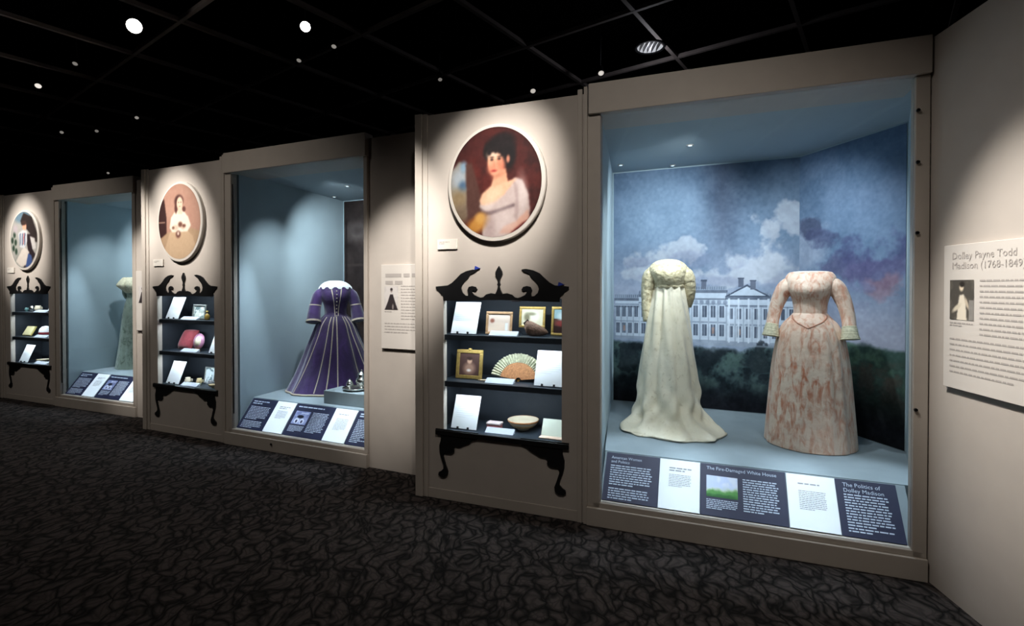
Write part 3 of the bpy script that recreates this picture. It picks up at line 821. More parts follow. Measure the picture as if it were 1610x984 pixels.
def portrait_blue():
    c = Canvas(90, 102, (176, 172, 164)); n = fbm(90, 102, 4, 14, 1.1, 4)
    c.blend(np.clip((n-.5)*5, 0, 1)*.6, (120, 128, 120))
    c.ell(.46, .92, .30, .12, (108, 134, 150), .3)
    c.poly([(.38, .84), (.50, .98), (.80, .90), (.98, .62), (.98, .45), (.80, .46), (.74, .60), (.56, .72), (.44, .76)], (40, 28, 26), 2)
    c.poly([(.56, .60), (.76, .60), (.84, .30), (.92, .24), (.78, .10), (.62, .02), (.48, .0), (.66, .30)], (32, 16, 22), 2)
    c.poly([(.72, .56), (.90, .52), (.94, .34), (.82, .32)], (212, 206, 200), 2)
    c.ell(.53, .74, .07, .075, (234, 172, 140), .2); c.ell(.51, .80, .10, .04, (60, 40, 34), .3)
    c.poly([(.30, .62), (.46, .68), (.62, .66), (.62, .46), (.52, .34), (.36, .38)], (214, 216, 218), 2)
    for x in (.36, .44, .53): c.poly([(x, .62), (x+.035, .62), (x+.02, .40), (x-.01, .40)], (70, 90, 120), 1); 
    c.poly([(.50, .62), (.53, .62), (.50, .42), (.48, .42)], (170, 50, 50), 1)
    c.poly([(.20, .12), (.44, .34), (.56, .36), (.70, .28), (.62, .06), (.4, .02)], (222, 210, 198), 2)
    c.poly([(.56, .02), (.66, .26), (.78, .22), (.8, .1), (.64, .0)], (60, 84, 136), 2)
    for x, y in ((.08, .50), (.16, .60), (.20, .46), (.12, .36), (.22, .30)): c.ell(x, y, .045, .055, (40, 62, 46), .35)
    c.ell(.2, .70, .08, .07, (190, 176, 180), .5)
    c.soften(1); c.grain(6, 20, 4, 1.1)
    return c

def oval(m, z, cv, label, rx, rz):
    r = put(empty('oval_portrait', label, 'portrait', 'oval portraits above the cabinet niches'), m, .622, 0, z)
    n = 72; q = MB()
    prof = [(1.0, -.001), (1.0, -.030), (.985, -.036), (.93, -.038)]
    q.rings([[((rx+.028)*s*math.cos(2*PI*j/n), y, (rz+.028)*s*math.sin(2*PI*j/n)) for j in range(n)] for s, y in prof], True, True, True)
    q.build('frame', FRAMEW, r)
    picture('painted_panel', cv, -rx, rx, -rz+.004, rz+.004, -.0395, PRINT, r, ellipse=True, gain=.50)
    return r

oval(NEAR, 2.262, portrait_red(), 'oval painting of a dark-haired woman in a white gown against dark red', .338, .378)
oval(MID, 2.212, portrait_sepia(), 'oval sepia photograph of a woman in a pale wide-skirted gown', .325, .385)
oval(FAR, 2.165, portrait_blue(), 'oval painting of a figure in white and dark blue, farthest of the portraits', .315, .375)

CARDW = mat('small_wall_card', rgb(196, 190, 180), .7, var=.02, vscale=8)
for m, z, who in ((NEAR, 1.852, 'woman in white against red'), (MID, 1.80, 'sepia photograph'), (FAR, 1.77, 'farthest oval painting')):
    r = put(empty('caption_card', 'small pale caption card on the wall below the %s' % who, 'caption card', 'caption cards below the portraits'), m, .158, 0, z)
    B(0, .16, -.012, 0, -.035, .035).build('card', CARDW, r, bevel=.001)
    text_block('caption_text', .015, .10, .020, 2, .012, .006, -.0128, TXTW, r, 3)

# ---------------------------------------------------------------- wall text panels
PANELM = mat('text_panel_paint', rgb(190, 183, 175), .7, var=.02, vscale=6)
def lady_photo(dark):
    c = Canvas(50, 66, (70, 66, 60) if not dark else (190, 184, 180)); n = fbm(50, 66, 4, 5, 1.2)
    c.blend(np.clip((n-.45)*4, 0, 1)*.5, (104, 100, 90) if not dark else (170, 164, 160))
    if dark:
        c.poly([(.02, 0), (.25, .34), (.42, .66), (.62, .66), (.78, .34), (.98, 0)], (44, 38, 40), 2)
        c.ell(.52, .82, .08, .09, (140, 128, 124), .3); c.ell(.52, .87, .09, .06, (50, 44, 44), .3); c.ell(.62, .12, .06, .12, (120, 112, 110), .4)
    else:
        c.poly([(.3, 0), (.36, .4), (.42, .62), (.60, .64), (.68, .42), (.72, 0)], (206, 196, 178), 2)
        c.ell(.5, .82, .09, .10, (206, 190, 166), .3); c.ell(.52, .89, .11, .07, (40, 36, 32), .3); c.ell(.3, .3, .2, .06, (190, 180, 160), .4, .5); c.ell(.72, .42, .05, .16, (180, 166, 146), .4, .5)
        c.rect(.8, 1, 0, .5, (160, 156, 150), .6)
    return c

r = put(empty('exhibit_sign', 'wide text panel on the angled wall beside the nearest case', 'text panel', 'text panels on the walls'), TEXTWALL, .137, 0, 1.055)
B(0, .74, -.022, 0, 0, .695).build('board', PANELM, r, bevel=.002)
letters('title', 'Dolley Payne Todd\nMadison (1768-1849)', .05, .055, .625, -.0235, TXTW, r, .40)
picture('picture', lady_photo(False), .044, .192, .335, .525, -.024, PRINT, r)
text_block('caption_text', .044, .19, .322, 2, .012, .006, -.0235, TXTW, r, 3)
text_block('body_text', .225, .70, .525, 11, .0245, .0075, -.0235, TXTW, r, 13)
text_block('body_text', .044, .70, .245, 7, .0265, .0075, -.0235, TXTW, r, 14)

r = put(empty('exhibit_sign', 'text panel on the wall between the purple dress case and the red oval portrait', 'text panel', 'text panels on the walls'), MID, 3.142, .015, 1.03)
B(0, .50, -.022, 0, 0, .70).build('board', PANELM, r, bevel=.002)
text_block('title', .045, .36, .625, 2, .06, .030, -.0235, TXTW, r, 8, .55)
picture('picture', lady_photo(True), .035, .172, .325, .52, -.024, PRINT, r)
text_block('caption_text', .035, .17, .312, 1, .012, .006, -.0235, TXTW, r, 3)
text_block('body_text', .20, .46, .525, 12, .0245, .0075, -.0235, TXTW, r, 15)
text_block('body_text', .035, .46, .215, 4, .0245, .0075, -.0235, TXTW, r, 16)

r = put(empty('exhibit_sign', 'text panel just showing beside the bay with the sepia photograph', 'text panel', 'text panels on the walls'), FAR, 2.87, 0, 1.03)
B(0, .50, -.022, 0, 0, .70).build('board', PANELM, r, bevel=.002)
picture('picture', lady_photo(True), .045, .172, .325, .52, -.024, PRINT, r)
text_block('body_text', .20, .46, .525, 12, .0245, .0075, -.0235, TXTW, r, 15)

# ---------------------------------------------------------------- things on the cabinet shelves
SH = (1.199, .859, .501)
CASES = {NEAR: 'fan cabinet', MID: 'red cushion cabinet', FAR: 'yellow book cabinet'}
LEVEL = ('top', 'middle', 'bottom')

def text_card(m, lev, u, w=.205, h=.245, v=.075):
    r = put(empty('text_card', 'leaning white text card on the %s shelf of the %s' % (LEVEL[lev], CASES[m]), 'text card', 'white text cards on the cabinet shelves'), m, u, v, SH[lev] + .004, 0, -.38)
    B(0, w, -.004, 0, 0, h).build('sheet', PAPER, r)
    text_block('print', .03, w-.03, h-.04, 9, .015, .003, -.0045, mat('faint_print', rgb(206, 210, 216), .8), r, lev + 3)
    for x in (w*.28, w*.68):
        B(x-.006, x+.006, -.016, .0, -.001, .012).build('clip', BLACKM, r)
    return r

def tag_strip(m, lev, u, w=.20):
    r = put(empty('shelf_label', 'slanted white label strip on the %s shelf of the %s' % (LEVEL[lev], CASES[m]), 'label', 'shelf edge labels'), m, u, .062, SH[lev] + .001)
    q = MB(); prof = [(0, 0), (.045, 0), (.045, .030)]
    q.rings([[(0, a, b) for a, b in prof], [(w, a, b) for a, b in prof]], True, True, True); q.build('wedge', mat('grey_card', rgb(186, 194, 206), .7, var=.02), r)
    return r

def framed(m, lev, u, v, w, h, label, fm, cv, fw=.018, rise=0.0, lean=-.15, rz=0.0, name='picture_frame', cat='picture frame'):
    r = put(empty(name, label, cat), m, u, v, SH[lev] + .002 + rise, rz, lean)
    q = MB(); q.box(0, w, -.014, 0, 0, fw); q.box(0, w, -.014, 0, h-fw, h); q.box(0, fw, -.014, 0, fw, h-fw); q.box(w-fw, w, -.014, 0, fw, h-fw)
    q.build('frame', fm, r, bevel=.003)
    B(fw*.8, w-fw*.8, -.006, -.001, fw*.8, h-fw*.8).build('backing', mat('mount_board', rgb(220, 212, 190), .8, var=.03), r)
    picture('picture', cv, fw, w-fw, fw, h-fw, -.0068, PRINT, r)
    return r

def tiny(seed, cols, w=26, h=26):
    c = Canvas(w, h, cols[0]); n = fbm(w, h, 3, seed); n2 = fbm(w, h, 5, seed+5)
    c.blend(np.clip((n-.5)*8, 0, 1), cols[1]); c.blend(np.clip((n2-.55)*8, 0, 1), cols[2 % len(cols)])
    return c

# nearest cabinet
text_card(NEAR, 0, .222); text_card(NEAR, 1, .868, .215, .25); text_card(NEAR, 2, .222)
for k, u in enumerate((.53, .50, .50)): tag_strip(NEAR, k, u, .215)
cv = Canvas(40, 30, (226, 206, 190)); cv.ell(.18, .62, .1, .12, (150, 96, 80), .4); cv.ell(.5, .4, .3, .14, (236, 214, 196), .4); cv.rect(.78, .92, .1, .5, (236, 238, 240))
framed(NEAR, 0, .475, .14, .205, .165, 'light wooden frame with a pale drawing on the top shelf of the fan cabinet', WOODF, cv)
cv = Canvas(40, 30, (222, 216, 190)); cv.ell(.25, .5, .14, .25, (130, 124, 100), .4); cv.ell(.62, .55, .2, .3, (240, 236, 216), .4); cv.ell(.45, .7, .2, .1, (150, 146, 120), .5)
b = put(B(0, .13, 0, .06, 0, .045).build('riser_block', NICHE, bevel=.002), NEAR, .735, .20, SH[0] + .001); tag(b, 'small dark riser block under the gilt frame in the fan cabinet', 'block')
framed(NEAR, 0, .70, .235, .20, .155, 'gilt frame with a cream print, raised behind the brown purse', GOLD, cv, rise=.046)
cv = Canvas(24, 40, (90, 60, 50)); cv.rect(0, 1, .6, 1, (150, 180, 186)); cv.ell(.5, .7, .3, .16, (196, 214, 216), .4); cv.rect(0, 1, 0, .3, (50, 30, 26)); cv.ell(.5, .4, .4, .12, (140, 60, 56), .4)
framed(NEAR, 0, .955, .20, .15, .205, 'tall gilt frame with a colourful picture half hidden at the cabinet edge', GOLD, cv)
r = put(empty('beaded_purse', 'crumpled brown beaded purse on the top shelf of the fan cabinet', 'purse'), NEAR, .865, .135, SH[0] + .001, .35)
PURSE = mat('brown_beadwork', rgb(128, 98, 80), .6, var=.4, vscale=60, bump=.5, bscale=120)
rows = []
for t in np.linspace(-1, 1, 13):
    s = (1 - abs(t)**3)**.5 * (1 - .25*t); rows.append([(.085*t, .035*s*math.cos(a), .045 - .02*t + (.043 - .012*t)*s*math.sin(a)*(1 + .08*math.cos(3*a))) for a in np.linspace(0, 2*PI, 20, endpoint=False)])
MB().rings(rows, True, True, True).build('bag_body', PURSE, r, smooth=True)
MB().tube([(-.075, 0, .07), (-.085, 0, .09), (-.06, -.01, .115), (-.045, -.015, .085)], [.006, .007, .006, .005], 8).build('drawstring', mat('dark_cord', rgb(60, 46, 40), .8, var=.1), r, smooth=True)
cv = Canvas(20, 26, (40, 26, 24)); cv.ell(.5, .35, .3, .3, (120, 80, 70), .3); cv.ell(.5, .7, .18, .16, (70, 46, 40), .3)
r = framed(NEAR, 0, .59, .365, .075, .10, 'tiny framed stand-in for a portrait reflected in the fan cabinet glass', mat('dark_wood', rgb(44, 30, 26), .5, var=.1), cv, fw=.010, rise=.235, lean=0, name='portrait_reflection', cat='portrait')  # small framed picture built in place of a reflection in the glass
cv = Canvas(40, 48, (74, 52, 48)); cv.ell(.5, .3, .28, .26, (150, 116, 100), .4); cv.ell(.5, .66, .12, .14, (196, 156, 132), .3); cv.ell(.5, .76, .14, .08, (50, 34, 30), .4); cv.ell(.48, .22, .1, .06, (226, 214, 206), .5)
r = framed(NEAR, 1, .225, .15, .215, .215, 'heavy gilt frame with a portrait bust beside the folding fan', GOLD, cv, fw=.026)
MB().lathe([(.0005, .012), (.014, .008), (.016, 0), (.012, -.004)], 14, (.1075, -.008, .215)).build('crest', GOLD, r, smooth=True)

# folding fan: sticks, leaf folds, rivet
r = put(empty('folding_fan', 'open folding fan with brown sticks and a pale floral leaf', 'fan'), NEAR, .715, .175, SH[1] + .012, 0, -.22)
NF = 26; A0, A1 = math.radians(172), math.radians(8)
FANB = mat('pierced_brown_sticks', rgb(186, 130, 88), .5, var=.3, vscale=90); FANG = mat('floral_fan_leaf', rgb(176, 176, 150), .8, var=.35, vscale=55)
for k in range(NF):
    a = A0 + (A1-A0)*k/NF; b = A0 + (A1-A0)*(k+1)/NF; mid = (a+b)/2
    P = lambda ang, rad, y: (rad*math.cos(ang)*1.12, y, rad*math.sin(ang))
    q = MB(); q.quad(P(a, .018, -.002), P(b, .018, -.002), P(b, .130, -.004), P(a, .130, -.004)); q.quad(P(b, .018, .0), P(a, .018, .0), P(a, .130, -.001), P(b, .130, -.001)); q.build('stick', FANB, r)
    q = MB(); q.quad(P(a, .126, -.002), P(mid, .126, -.010), P(mid, .192 + .003*(k % 2), -.014), P(a, .190, -.004)); q.quad(P(mid, .126, -.010), P(b, .126, -.002), P(b, .190, -.004), P(mid, .192 + .003*(k % 2), -.014)); q.build('leaf_fold', FANG, r)
MB().lathe([(.0005, -.008), (.010, -.006), (.010, .004)], 12).build('rivet', GOLD, r).rotation_euler = (PI/2, 0, 0)
r = put(empty('folded_fan', 'closed ivory fan lying in front of the open folding fan', 'fan'), NEAR, .42, .125, SH[1] + .001)
MB().rings([[(0, -.004, 0), (0, .004, 0), (0, .004, .006), (0, -.004, .006)], [(.22, -.018, 0), (.22, .018, 0), (.22, .018, .022), (.22, -.018, .022)]], True, True, True).build('closed_sticks', mat('ivory', rgb(228, 204, 170), .5, var=.1), r, bevel=.002)
MB().lathe([(.0005, .009), (.006, .008), (.006, 0)], 10, (.012, 0, 0)).build('rivet', GOLD, r)

# bowl, trinket box, open booklet
r = put(empty('porcelain_bowl', 'wide porcelain bowl with gold bands on the bottom shelf', 'bowl'), NEAR, .735, .228, SH[2] + .001)
CHINA = mat('cream_porcelain', rgb(232, 220, 196), .25, var=.05, vscale=14)
MB().lathe([(.040, 0), (.044, .004), (.042, .010), (.070, .022), (.098, .044), (.112, .066), (.115, .074), (.111, .075), (.095, .048), (.066, .028), (.0005, .018)], 40).build('bowl_body', CHINA, r, smooth=True)
MB().lathe([(.1125, .064), (.1165, .074), (.1135, .0765)], 40).build('gilt_rim', mat('brown_gold_band', rgb(190, 130, 80), .35, var=.2, vscale=60), r, smooth=True)
MB().lathe([(.076, .0235), (.100, .0445), (.0985, .0455)], 40).build('painted_band', mat('tan_band', rgb(196, 160, 110), .4, var=.3, vscale=50), r, smooth=True)
r = put(empty('trinket_box', 'small red and white lidded trinket box beside the bowl', 'box'), NEAR, .475, .15, SH[2] + .001)
B(0, .105, 0, .06, 0, .032).build('box_body', mat('red_enamel', rgb(176, 110, 112), .4, var=.3, vscale=60), r, bevel=.004)
B(-.003, .108, -.003, .063, .0325, .048).build('lid', mat('white_enamel', rgb(220, 206, 206), .35, var=.1, vscale=40), r, bevel=.004)
r = put(empty('booklet', 'pale green open booklet at the right end of the bottom shelf', 'booklet'), NEAR, .905, .12, SH[2] + .001)
B(0, .18, -.002, 0, 0, .125).build('cover', CREAMP, r).rotation_euler = (-.5, 0, 0)
B(0, .19, -.055, .0, 0, .006).build('lower_page', mat('pinkish_paper', rgb(226, 200, 180), .8, var=.04), r)

# cabinet with the red cushion
text_card(MID, 0, .222); text_card(MID, 1, .90, .17, .245); text_card(MID, 2, .222)
for k, u in enumerate((.47, .47, .47)): tag_strip(MID, k, u, .25)
framed(MID, 0, .575, .13, .20, .155, 'small white-matted frame on the top shelf of the red cushion cabinet', mat('pewter', rgb(150, 154, 150), .4, .5, var=.1), tiny(4, [(206, 214, 206), (120, 140, 140), (236, 238, 232)]), fw=.016)
r = put(empty('perfume_bottle', 'little amber bottle beside the white-matted frame', 'bottle'), MID, .82, .12, SH[0] + .001)
MB().lathe([(.020, 0), (.024, .004), (.024, .045), (.016, .058), (.008, .064), (.008, .074)], 20, cap0=True, cap1=True).build('bottle_body', mat('amber_glass', rgb(150, 120, 56), .15, var=.1), r, smooth=True)
MB().lathe([(.006, .074), (.013, .080), (.012, .092), (.0005, .096)], 16).build('stopper', GOLD, r, smooth=True)
r = put(empty('red_cushion', 'dark red velvet cushion leaning on the middle shelf', 'cushion'), MID, .335, .20, SH[1] + .001, 0, -.45)
g = 14; q = MB(); rows = []
for side in (-1, 1):
    pts = [[(.115*x*(1-.06*z*z), side*.045*(max(0, 1-x**4)*max(0, 1-z**4))**.5, .115 + .115*z*(1-.06*x*x)) for x in np.linspace(-1, 1, g)] for z in np.linspace(-1, 1, g)]
    base = len(q.v)
    for row in pts: q.v += row
    for i in range(g-1):
        for j in range(g-1):
            a = base + i*g + j; q.f.append((a, a+1, a+1+g, a+g) if side < 0 else (a+g, a+1+g, a+1, a))
q.build('pad', mat('dark_red_velvet', rgb(150, 56, 66), .8, var=.2, vscale=30, sheen=.5), r, smooth=True)
MB().tube([(-.113, 0, .005), (-.106, 0, .115), (-.113, 0, .225), (0, 0, .217), (.113, 0, .225), (.106, 0, .115), (.113, 0, .005)], .005, 8).build('piping', mat('wine_cord', rgb(110, 36, 46), .8, var=.1), r, smooth=True)
r = put(empty('porcelain_plate', 'round white plate with a pink rim standing on an easel', 'plate'), MID, .60, .15, SH[1] + .012, 0, -.2)
PL = [(.0005, -.002), (.052, -.004), (.056, -.008), (.082, -.014), (.084, -.012), (.058, -.004), (.0005, .003)]
for nm, prof, mm in (('centre', PL[:2] + [(.052, .001), (.0005, .003)], CHINA), ('rim', [(.052, -.004), (.056, -.008), (.086, -.014), (.088, -.011), (.058, -.003), (.052, .001)], mat('pink_glaze', rgb(186, 130, 160), .3, var=.15, vscale=40))):
    o = MB().lathe(prof, 36).build(nm, mm, r, smooth=True); o.rotation_euler = (PI/2, 0, 0); o.location = (0, 0, .092); 
o = MB().lathe([(.0005, -.008), (.012, -.007), (.016, -.003)], 12).build('painted_motif', mat('brown_glaze', rgb(120, 90, 80), .4, var=.2), r); o.rotation_euler = (PI/2, 0, 0); o.location = (0, 0, .092)
B(-.05, .05, -.012, .012, -.010, .004).build('easel', GOLD, r, bevel=.002)
def jug(m, u, v, lev, s, label, name, cat, mm, handle=True, spout=False):
    r = put(empty(name, label, cat), m, u, v, SH[lev] + .001, .3)
    MB().lathe([(.024*s, 0), (.026*s, .004*s), (.020*s, .010*s), (.036*s, .028*s), (.042*s, .050*s), (.034*s, .070*s), (.028*s, .080*s), (.032*s, .090*s), (.029*s, .090*s), (.026*s, .078*s), (.034*s, .050*s), (.0005, .014*s)], 28).build('body', mm, r, smooth=True)
    if handle: MB().tube([(.034*s, 0, .072*s), (.062*s, 0, .070*s), (.064*s, 0, .044*s), (.036*s, 0, .032*s)], [.005*s, .006*s, .006*s, .005*s], 8).build('handle', mm, r, smooth=True)
    if spout: MB().tube([(-.034*s, 0, .036*s), (-.060*s, 0, .050*s), (-.070*s, 0, .082*s)], [.012*s, .009*s, .006*s], 10).build('spout', mm, r, smooth=True)
    return r
jug(MID, .495, .13, 2, .8, 'white cream jug beside the text card on the bottom shelf', 'cream_jug', 'jug', CHINA)
framed(MID, 2, .60, .24, .16, .175, 'pale framed card behind the china on the bottom shelf', mat('pewter', rgb(150, 154, 150), .4, .5), tiny(14, [(200, 214, 220), (90, 110, 116), (236, 240, 240)]), fw=.010)
jug(MID, .64, .155, 2, .75, 'cream sugar pot with a gilt look in the middle of the bottom shelf', 'sugar_pot', 'pot', mat('ochre_china', rgb(226, 206, 160), .3, var=.15, vscale=40))
jug(MID, .83, .14, 2, .7, 'small blue-grey china pot near the right end of the shelf', 'china_pot', 'pot', mat('grey_china', rgb(160, 164, 170), .3, var=.2, vscale=40), True, True)
r = put(empty('gilt_dish', 'little gilt dish at the right end of the bottom shelf', 'dish'), MID, .94, .10, SH[2] + .001)
MB().lathe([(.022, 0), (.024, .004), (.020, .008), (.045, .024), (.052, .036), (.048, .036), (.040, .024), (.0005, .012)], 28).build('bowl_body', mat('ivory_china', rgb(226, 206, 170), .3, var=.1), r, smooth=True)
MB().lathe([(.050, .033), (.0535, .037), (.049, .0375)], 28).build('gilt_rim', GOLD, r, smooth=True)

# farthest cabinet
text_card(FAR, 2, .235)
for k, u in enumerate((.60, .60, .60)): tag_strip(FAR, k, u, .28)
r = put(empty('lace_bonnet', 'round white lace cap with a red ribbon on the middle shelf', 'cap'), FAR, .62, .195, SH[1] + .001)
MB().lathe([(.060, 0), (.074, .020), (.078, .060), (.066, .105), (.040, .135), (.0005, .146)], 28).build('crown', mat('white_lace', rgb(226, 228, 230), .8, var=.12, vscale=60), r, smooth=True)
MB().lathe([(.0765, .030), (.080, .045), (.0775, .062)], 28).build('ribbon', mat('red_ribbon', rgb(150, 50, 60), .6, var=.1), r, smooth=True)
r = put(empty('yellow_book', 'open yellow book lying on the middle shelf of the farthest cabinet', 'book'), FAR, .285, .13, SH[1] + .006, .05, -.5)
B(-.07, .11, -.006, .008, 0, .14).build('cover', mat('yellow_cloth', rgb(206, 190, 110), .7, var=.1), r, bevel=.002)
B(-.064, .104, -.014, -.006, .006, .134).build('pages', mat('old_pages', rgb(220, 210, 160), .8, var=.05), r)
jug(FAR, .44, .13, 0, .85, 'squat silver jug on the top shelf of the farthest cabinet', 'silver_jug', 'jug', SILVER)
jug(FAR, .60, .12, 0, .95, 'white china jug next to the squat silver jug', 'china_jug', 'jug', CHINA)
jug(FAR, .29, .14, 0, .6, 'small teal glass pot at the left of the top shelf', 'glass_pot', 'pot', mat('teal_glass', rgb(110, 150, 150), .2, var=.1))
text_card(FAR, 0, .90, .15, .16); text_card(FAR, 1, .92, .15, .15)
r = put(empty('china_dish', 'low white china dish on the bottom shelf of the farthest cabinet', 'dish'), FAR, .56, .20, SH[2] + .001)
MB().lathe([(.030, 0), (.034, .004), (.030, .008), (.070, .022), (.084, .038), (.080, .038), (.060, .022), (.0005, .012)], 30).build('bowl_body', CHINA, r, smooth=True)
MB().lathe([(.081, .035), (.0855, .039), (.081, .0395)], 30).build('gilt_rim', GOLD, r, smooth=True)
framed(FAR, 2, .89, .13, .12, .14, 'small tan framed picture at the end of the bottom shelf of the farthest cabinet', WOODF, tiny(24, [(190, 180, 160), (150, 140, 120), (216, 210, 196)]), fw=.012)

# ---------------------------------------------------------------- gowns
NS = 144
def ring_fn(row, folds):
    z, cx, cy, rx, ry, amp = row[:6]
    out = []
    for j in range(NS):
        a = 2*PI*j/NS
        f = sum(w*math.cos(k*a + ph) for k, w, ph in folds)
        s = 1 + amp*f
        out.append((cx + rx*s*math.cos(a), cy + ry*s*math.sin(a), z))
    return out

def loft(name, rows, folds, n, m, parent, cap0=False, cap1=False):
    return MB().rings([ring_fn(r, folds) for r in hermite(rows, n)], True, cap0, cap1).build(name, m, parent, smooth=True)

def surf(rows, folds, n, ang, z, off=.004):
    """A point just outside a lofted gown at an angle and height."""
    R = hermite(rows, n); k = min(range(len(R)), key=lambda i: abs(R[i][0]-z)); r = R[k]
    if k + 1 < len(R) and abs(R[k+1][0]-R[k][0]) > 1e-6:
        t = (z - R[k][0])/(R[k+1][0]-R[k][0]); r = R[k] + (R[k+1]-R[k])*max(-1, min(1, t))
    f = 1 + r[5]*sum(w*math.cos(q*ang+ph) for q, w, ph in folds)
    return Vector((r[1] + (r[3]*f+off)*math.cos(ang), r[2] + (r[4]*f+off)*math.sin(ang), z))

def strip(name, rows, folds, n, a0, a1, z0, z1, width, m, parent, k=40, off=.004):
    q = MB(); L = []
    for i in range(k+1):
        t = i/k; z = z0 + (z1-z0)*t; a = a0 + (a1-a0)*t
        c = surf(rows, folds, n, a, z, off); rad = max(.05, math.hypot(c.x, c.y)); da = width/rad/2
        L.append([surf(rows, folds, n, a-da, z, off-.001), surf(rows, folds, n, a, z, off+.004), surf(rows, folds, n, a+da, z, off-.001)])
    q.rings(L, False); return q.build(name, m, parent, smooth=True)

def sleeve(name, pts, rad, m, parent, wr=0.0, n=22):
    P = hermite([(i,) + tuple(p) + (r,) for i, (p, r) in enumerate(zip(pts, rad))], 22)
    return MB().tube([(p[1], p[2], p[3]) for p in P], [p[4]*(1 + wr*math.sin(i*2.1)*(.6+.4*math.sin(i*.9))) for i, p in enumerate(P)], n, True, 1.0).build(name, m, parent, smooth=True)

FORM = mat('mannequin_white', rgb(226, 220, 210), .7, var=.02)
# cream satin gown seen from behind, with a pooled train
SATIN = brocade_mat('cream_satin', rgb(238, 228, 206), rgb(180, 166, 136), 40, 26, .64, .34, base2=rgb(224, 210, 178), sheen=.1, bst=.5, bsc=11)
SATIN2 = brocade_mat('gold_cream_satin', rgb(212, 198, 164), rgb(142, 124, 90), 30, 34, .53, .4, base2=rgb(206, 192, 156), sheen=.1, bst=.8, bsc=26)
g = empty('cream_gown', 'cream satin high-waisted gown seen from behind, train pooling on the deck', 'gown', 'gowns in the cases')
g.location = NEAR.w(1.69, 1.05, DECK + .001); face_camera(g)
fold_c = [(5, .35, .4), (9, .4, 1.3), (14, .25, .2), (3, .5, 2.2)]
rc = [(0.004, .035, -.10, .385, .34, .07), (.020, .035, -.10, .380, .335, .09), (.045, .03, -.09, .340, .30, .16), (.085, .015, -.05, .284, .26, .16), (.16, .005, -.02, .250, .235, .12), (.32, 0, 0, .233, .21, .08), (.57, 0, 0, .204, .185, .07), (.80, 0, 0, .172, .15, .045), (1.00, .005, 0, .136, .118, .045), (1.14, .01, 0, .112, .098, .03)]
sk = loft('skirt', rc, fold_c, 70, SATIN, g, True, False)
for v in sk.data.vertices:
    a = math.atan2(v.co.y, v.co.x); t = max(0.0, 1 - v.co.z/.42)
    w = .020*t*math.sin(7*a + 26*v.co.z) + .013*t*math.sin(13*a - 34*v.co.z + 1) + .006*math.sin(11*a + 9*v.co.z)*(1 - t)
    if v.co.z > .012: v.co.x += w*math.cos(a); v.co.y += w*math.sin(a)
    # shallow centre-back panel, edged by two valleys
    for c0 in (-PI/2 - .42 - .10*(1-v.co.z), -PI/2 + .30 + .12*(1-v.co.z)):
        d = (a - c0)/.09
        if abs(d) < 3 and .05 < v.co.z < 1.12: k_ = .014*math.exp(-d*d); v.co.x -= k_*math.cos(a); v.co.y -= k_*math.sin(a)
rb = [(1.125, .01, 0, .114, .100, .0), (1.15, .01, 0, .116, .110, .02), (1.20, .005, -.01, .128, .125, .02), (1.25, 0, -.01, .146, .125, .02), (1.285, 0, 0, .150, .112, .015), (1.312, 0, .003, .136, .098, .01), (1.335, 0, .008, .110, .080, .0), (1.350, 0, .012, .078, .056, .0), (1.358, 0, .014, .040, .028, 0), (1.359, 0, .014, .004, .003, 0)]
loft('bodice', rb, fold_c, 40, SATIN2, g, True, True)
strip('waist_band', rb, fold_c, 40, -PI, PI, 1.142, 1.142, .02, SATIN2, g, 2) if False else MB().rings([ring_fn((z, .01, 0, rx, ry, 0), fold_c) for z, rx, ry in ((1.128, .117, .103), (1.134, .121, .107), (1.148, .121, .107), (1.154, .118, .104))], True).build('waist_band', SATIN2, g, smooth=True)
sleeve('sleeve', [(-.105, 0, 1.268), (-.140, .0, 1.215), (-.160, .0, 1.12), (-.168, -.01, .98), (-.164, -.02, .850)], [.050, .062, .052, .040, .032], SATIN2, g, .05)
sleeve('sleeve', [(.105, 0, 1.268), (.142, .0, 1.215), (.162, .01, 1.13), (.162, .03, 1.05), (.150, .06, .98)], [.050, .062, .052, .044, .036], SATIN2, g, .05)

# peach brocade gown
PEACH = brocade_mat('peach_brocade', rgb(230, 208, 188), rgb(192, 122, 92), 26, 8, .51, .5, base2=rgb(222, 184, 160), bst=.5, bsc=16)
g = empty('peach_gown', 'peach and rust brocade gown with tight waist and lace cuffs', 'gown', 'gowns in the cases')
g.location = NEAR.w(2.685, .95, DECK + .001); face_camera(g, -4)
fold_p = [(8, .45, .6), (13, .35, 1.9), (19, .25, .4)]
rp = [(0.003, 0, 0, .292, .285, .02), (.03, 0, 0, .290, .283, .03), (.20, 0, 0, .276, .268, .035), (.36, 0, 0, .262, .25, .04), (.55, 0, 0, .244, .225, .05), (.70, 0, 0, .222, .20, .055), (.80, 0, 0, .200, .175, .06), (.87, 0, 0, .168, .145, .05), (.915, 0, 0, .130, .112, .03), (.945, 0, 0, .108, .088, .01)]
loft('skirt', rp, fold_p, 56, PEACH, g, True, False)
rpb = [(.885, 0, -.012, .118, .100, 0), (.93, 0, -.002, .109, .090, 0), (.96, 0, 0, .107, .086, 0), (1.02, 0, 0, .112, .090, 0), (1.07, 0, -.008, .126, .104, 0), (1.115, 0, -.012, .142, .112, 0), (1.165, 0, -.004, .160, .102, 0), (1.205, 0, .004, .160, .086, 0), (1.235, 0, .010, .140, .070, 0), (1.243, 0, .012, .126, .060, 0)]
loft('bodice', rpb, [(1, 0, 0)], 40, PEACH, g, True, False)
for s_ in (-1, 1):
    strip('waist_seam', rp, fold_p, 56, -PI/2, -PI/2 + s_*1.1, .845, .93, .014, mat('rust_piping', rgb(190, 130, 104), .6, var=.1), g, 24, .002)
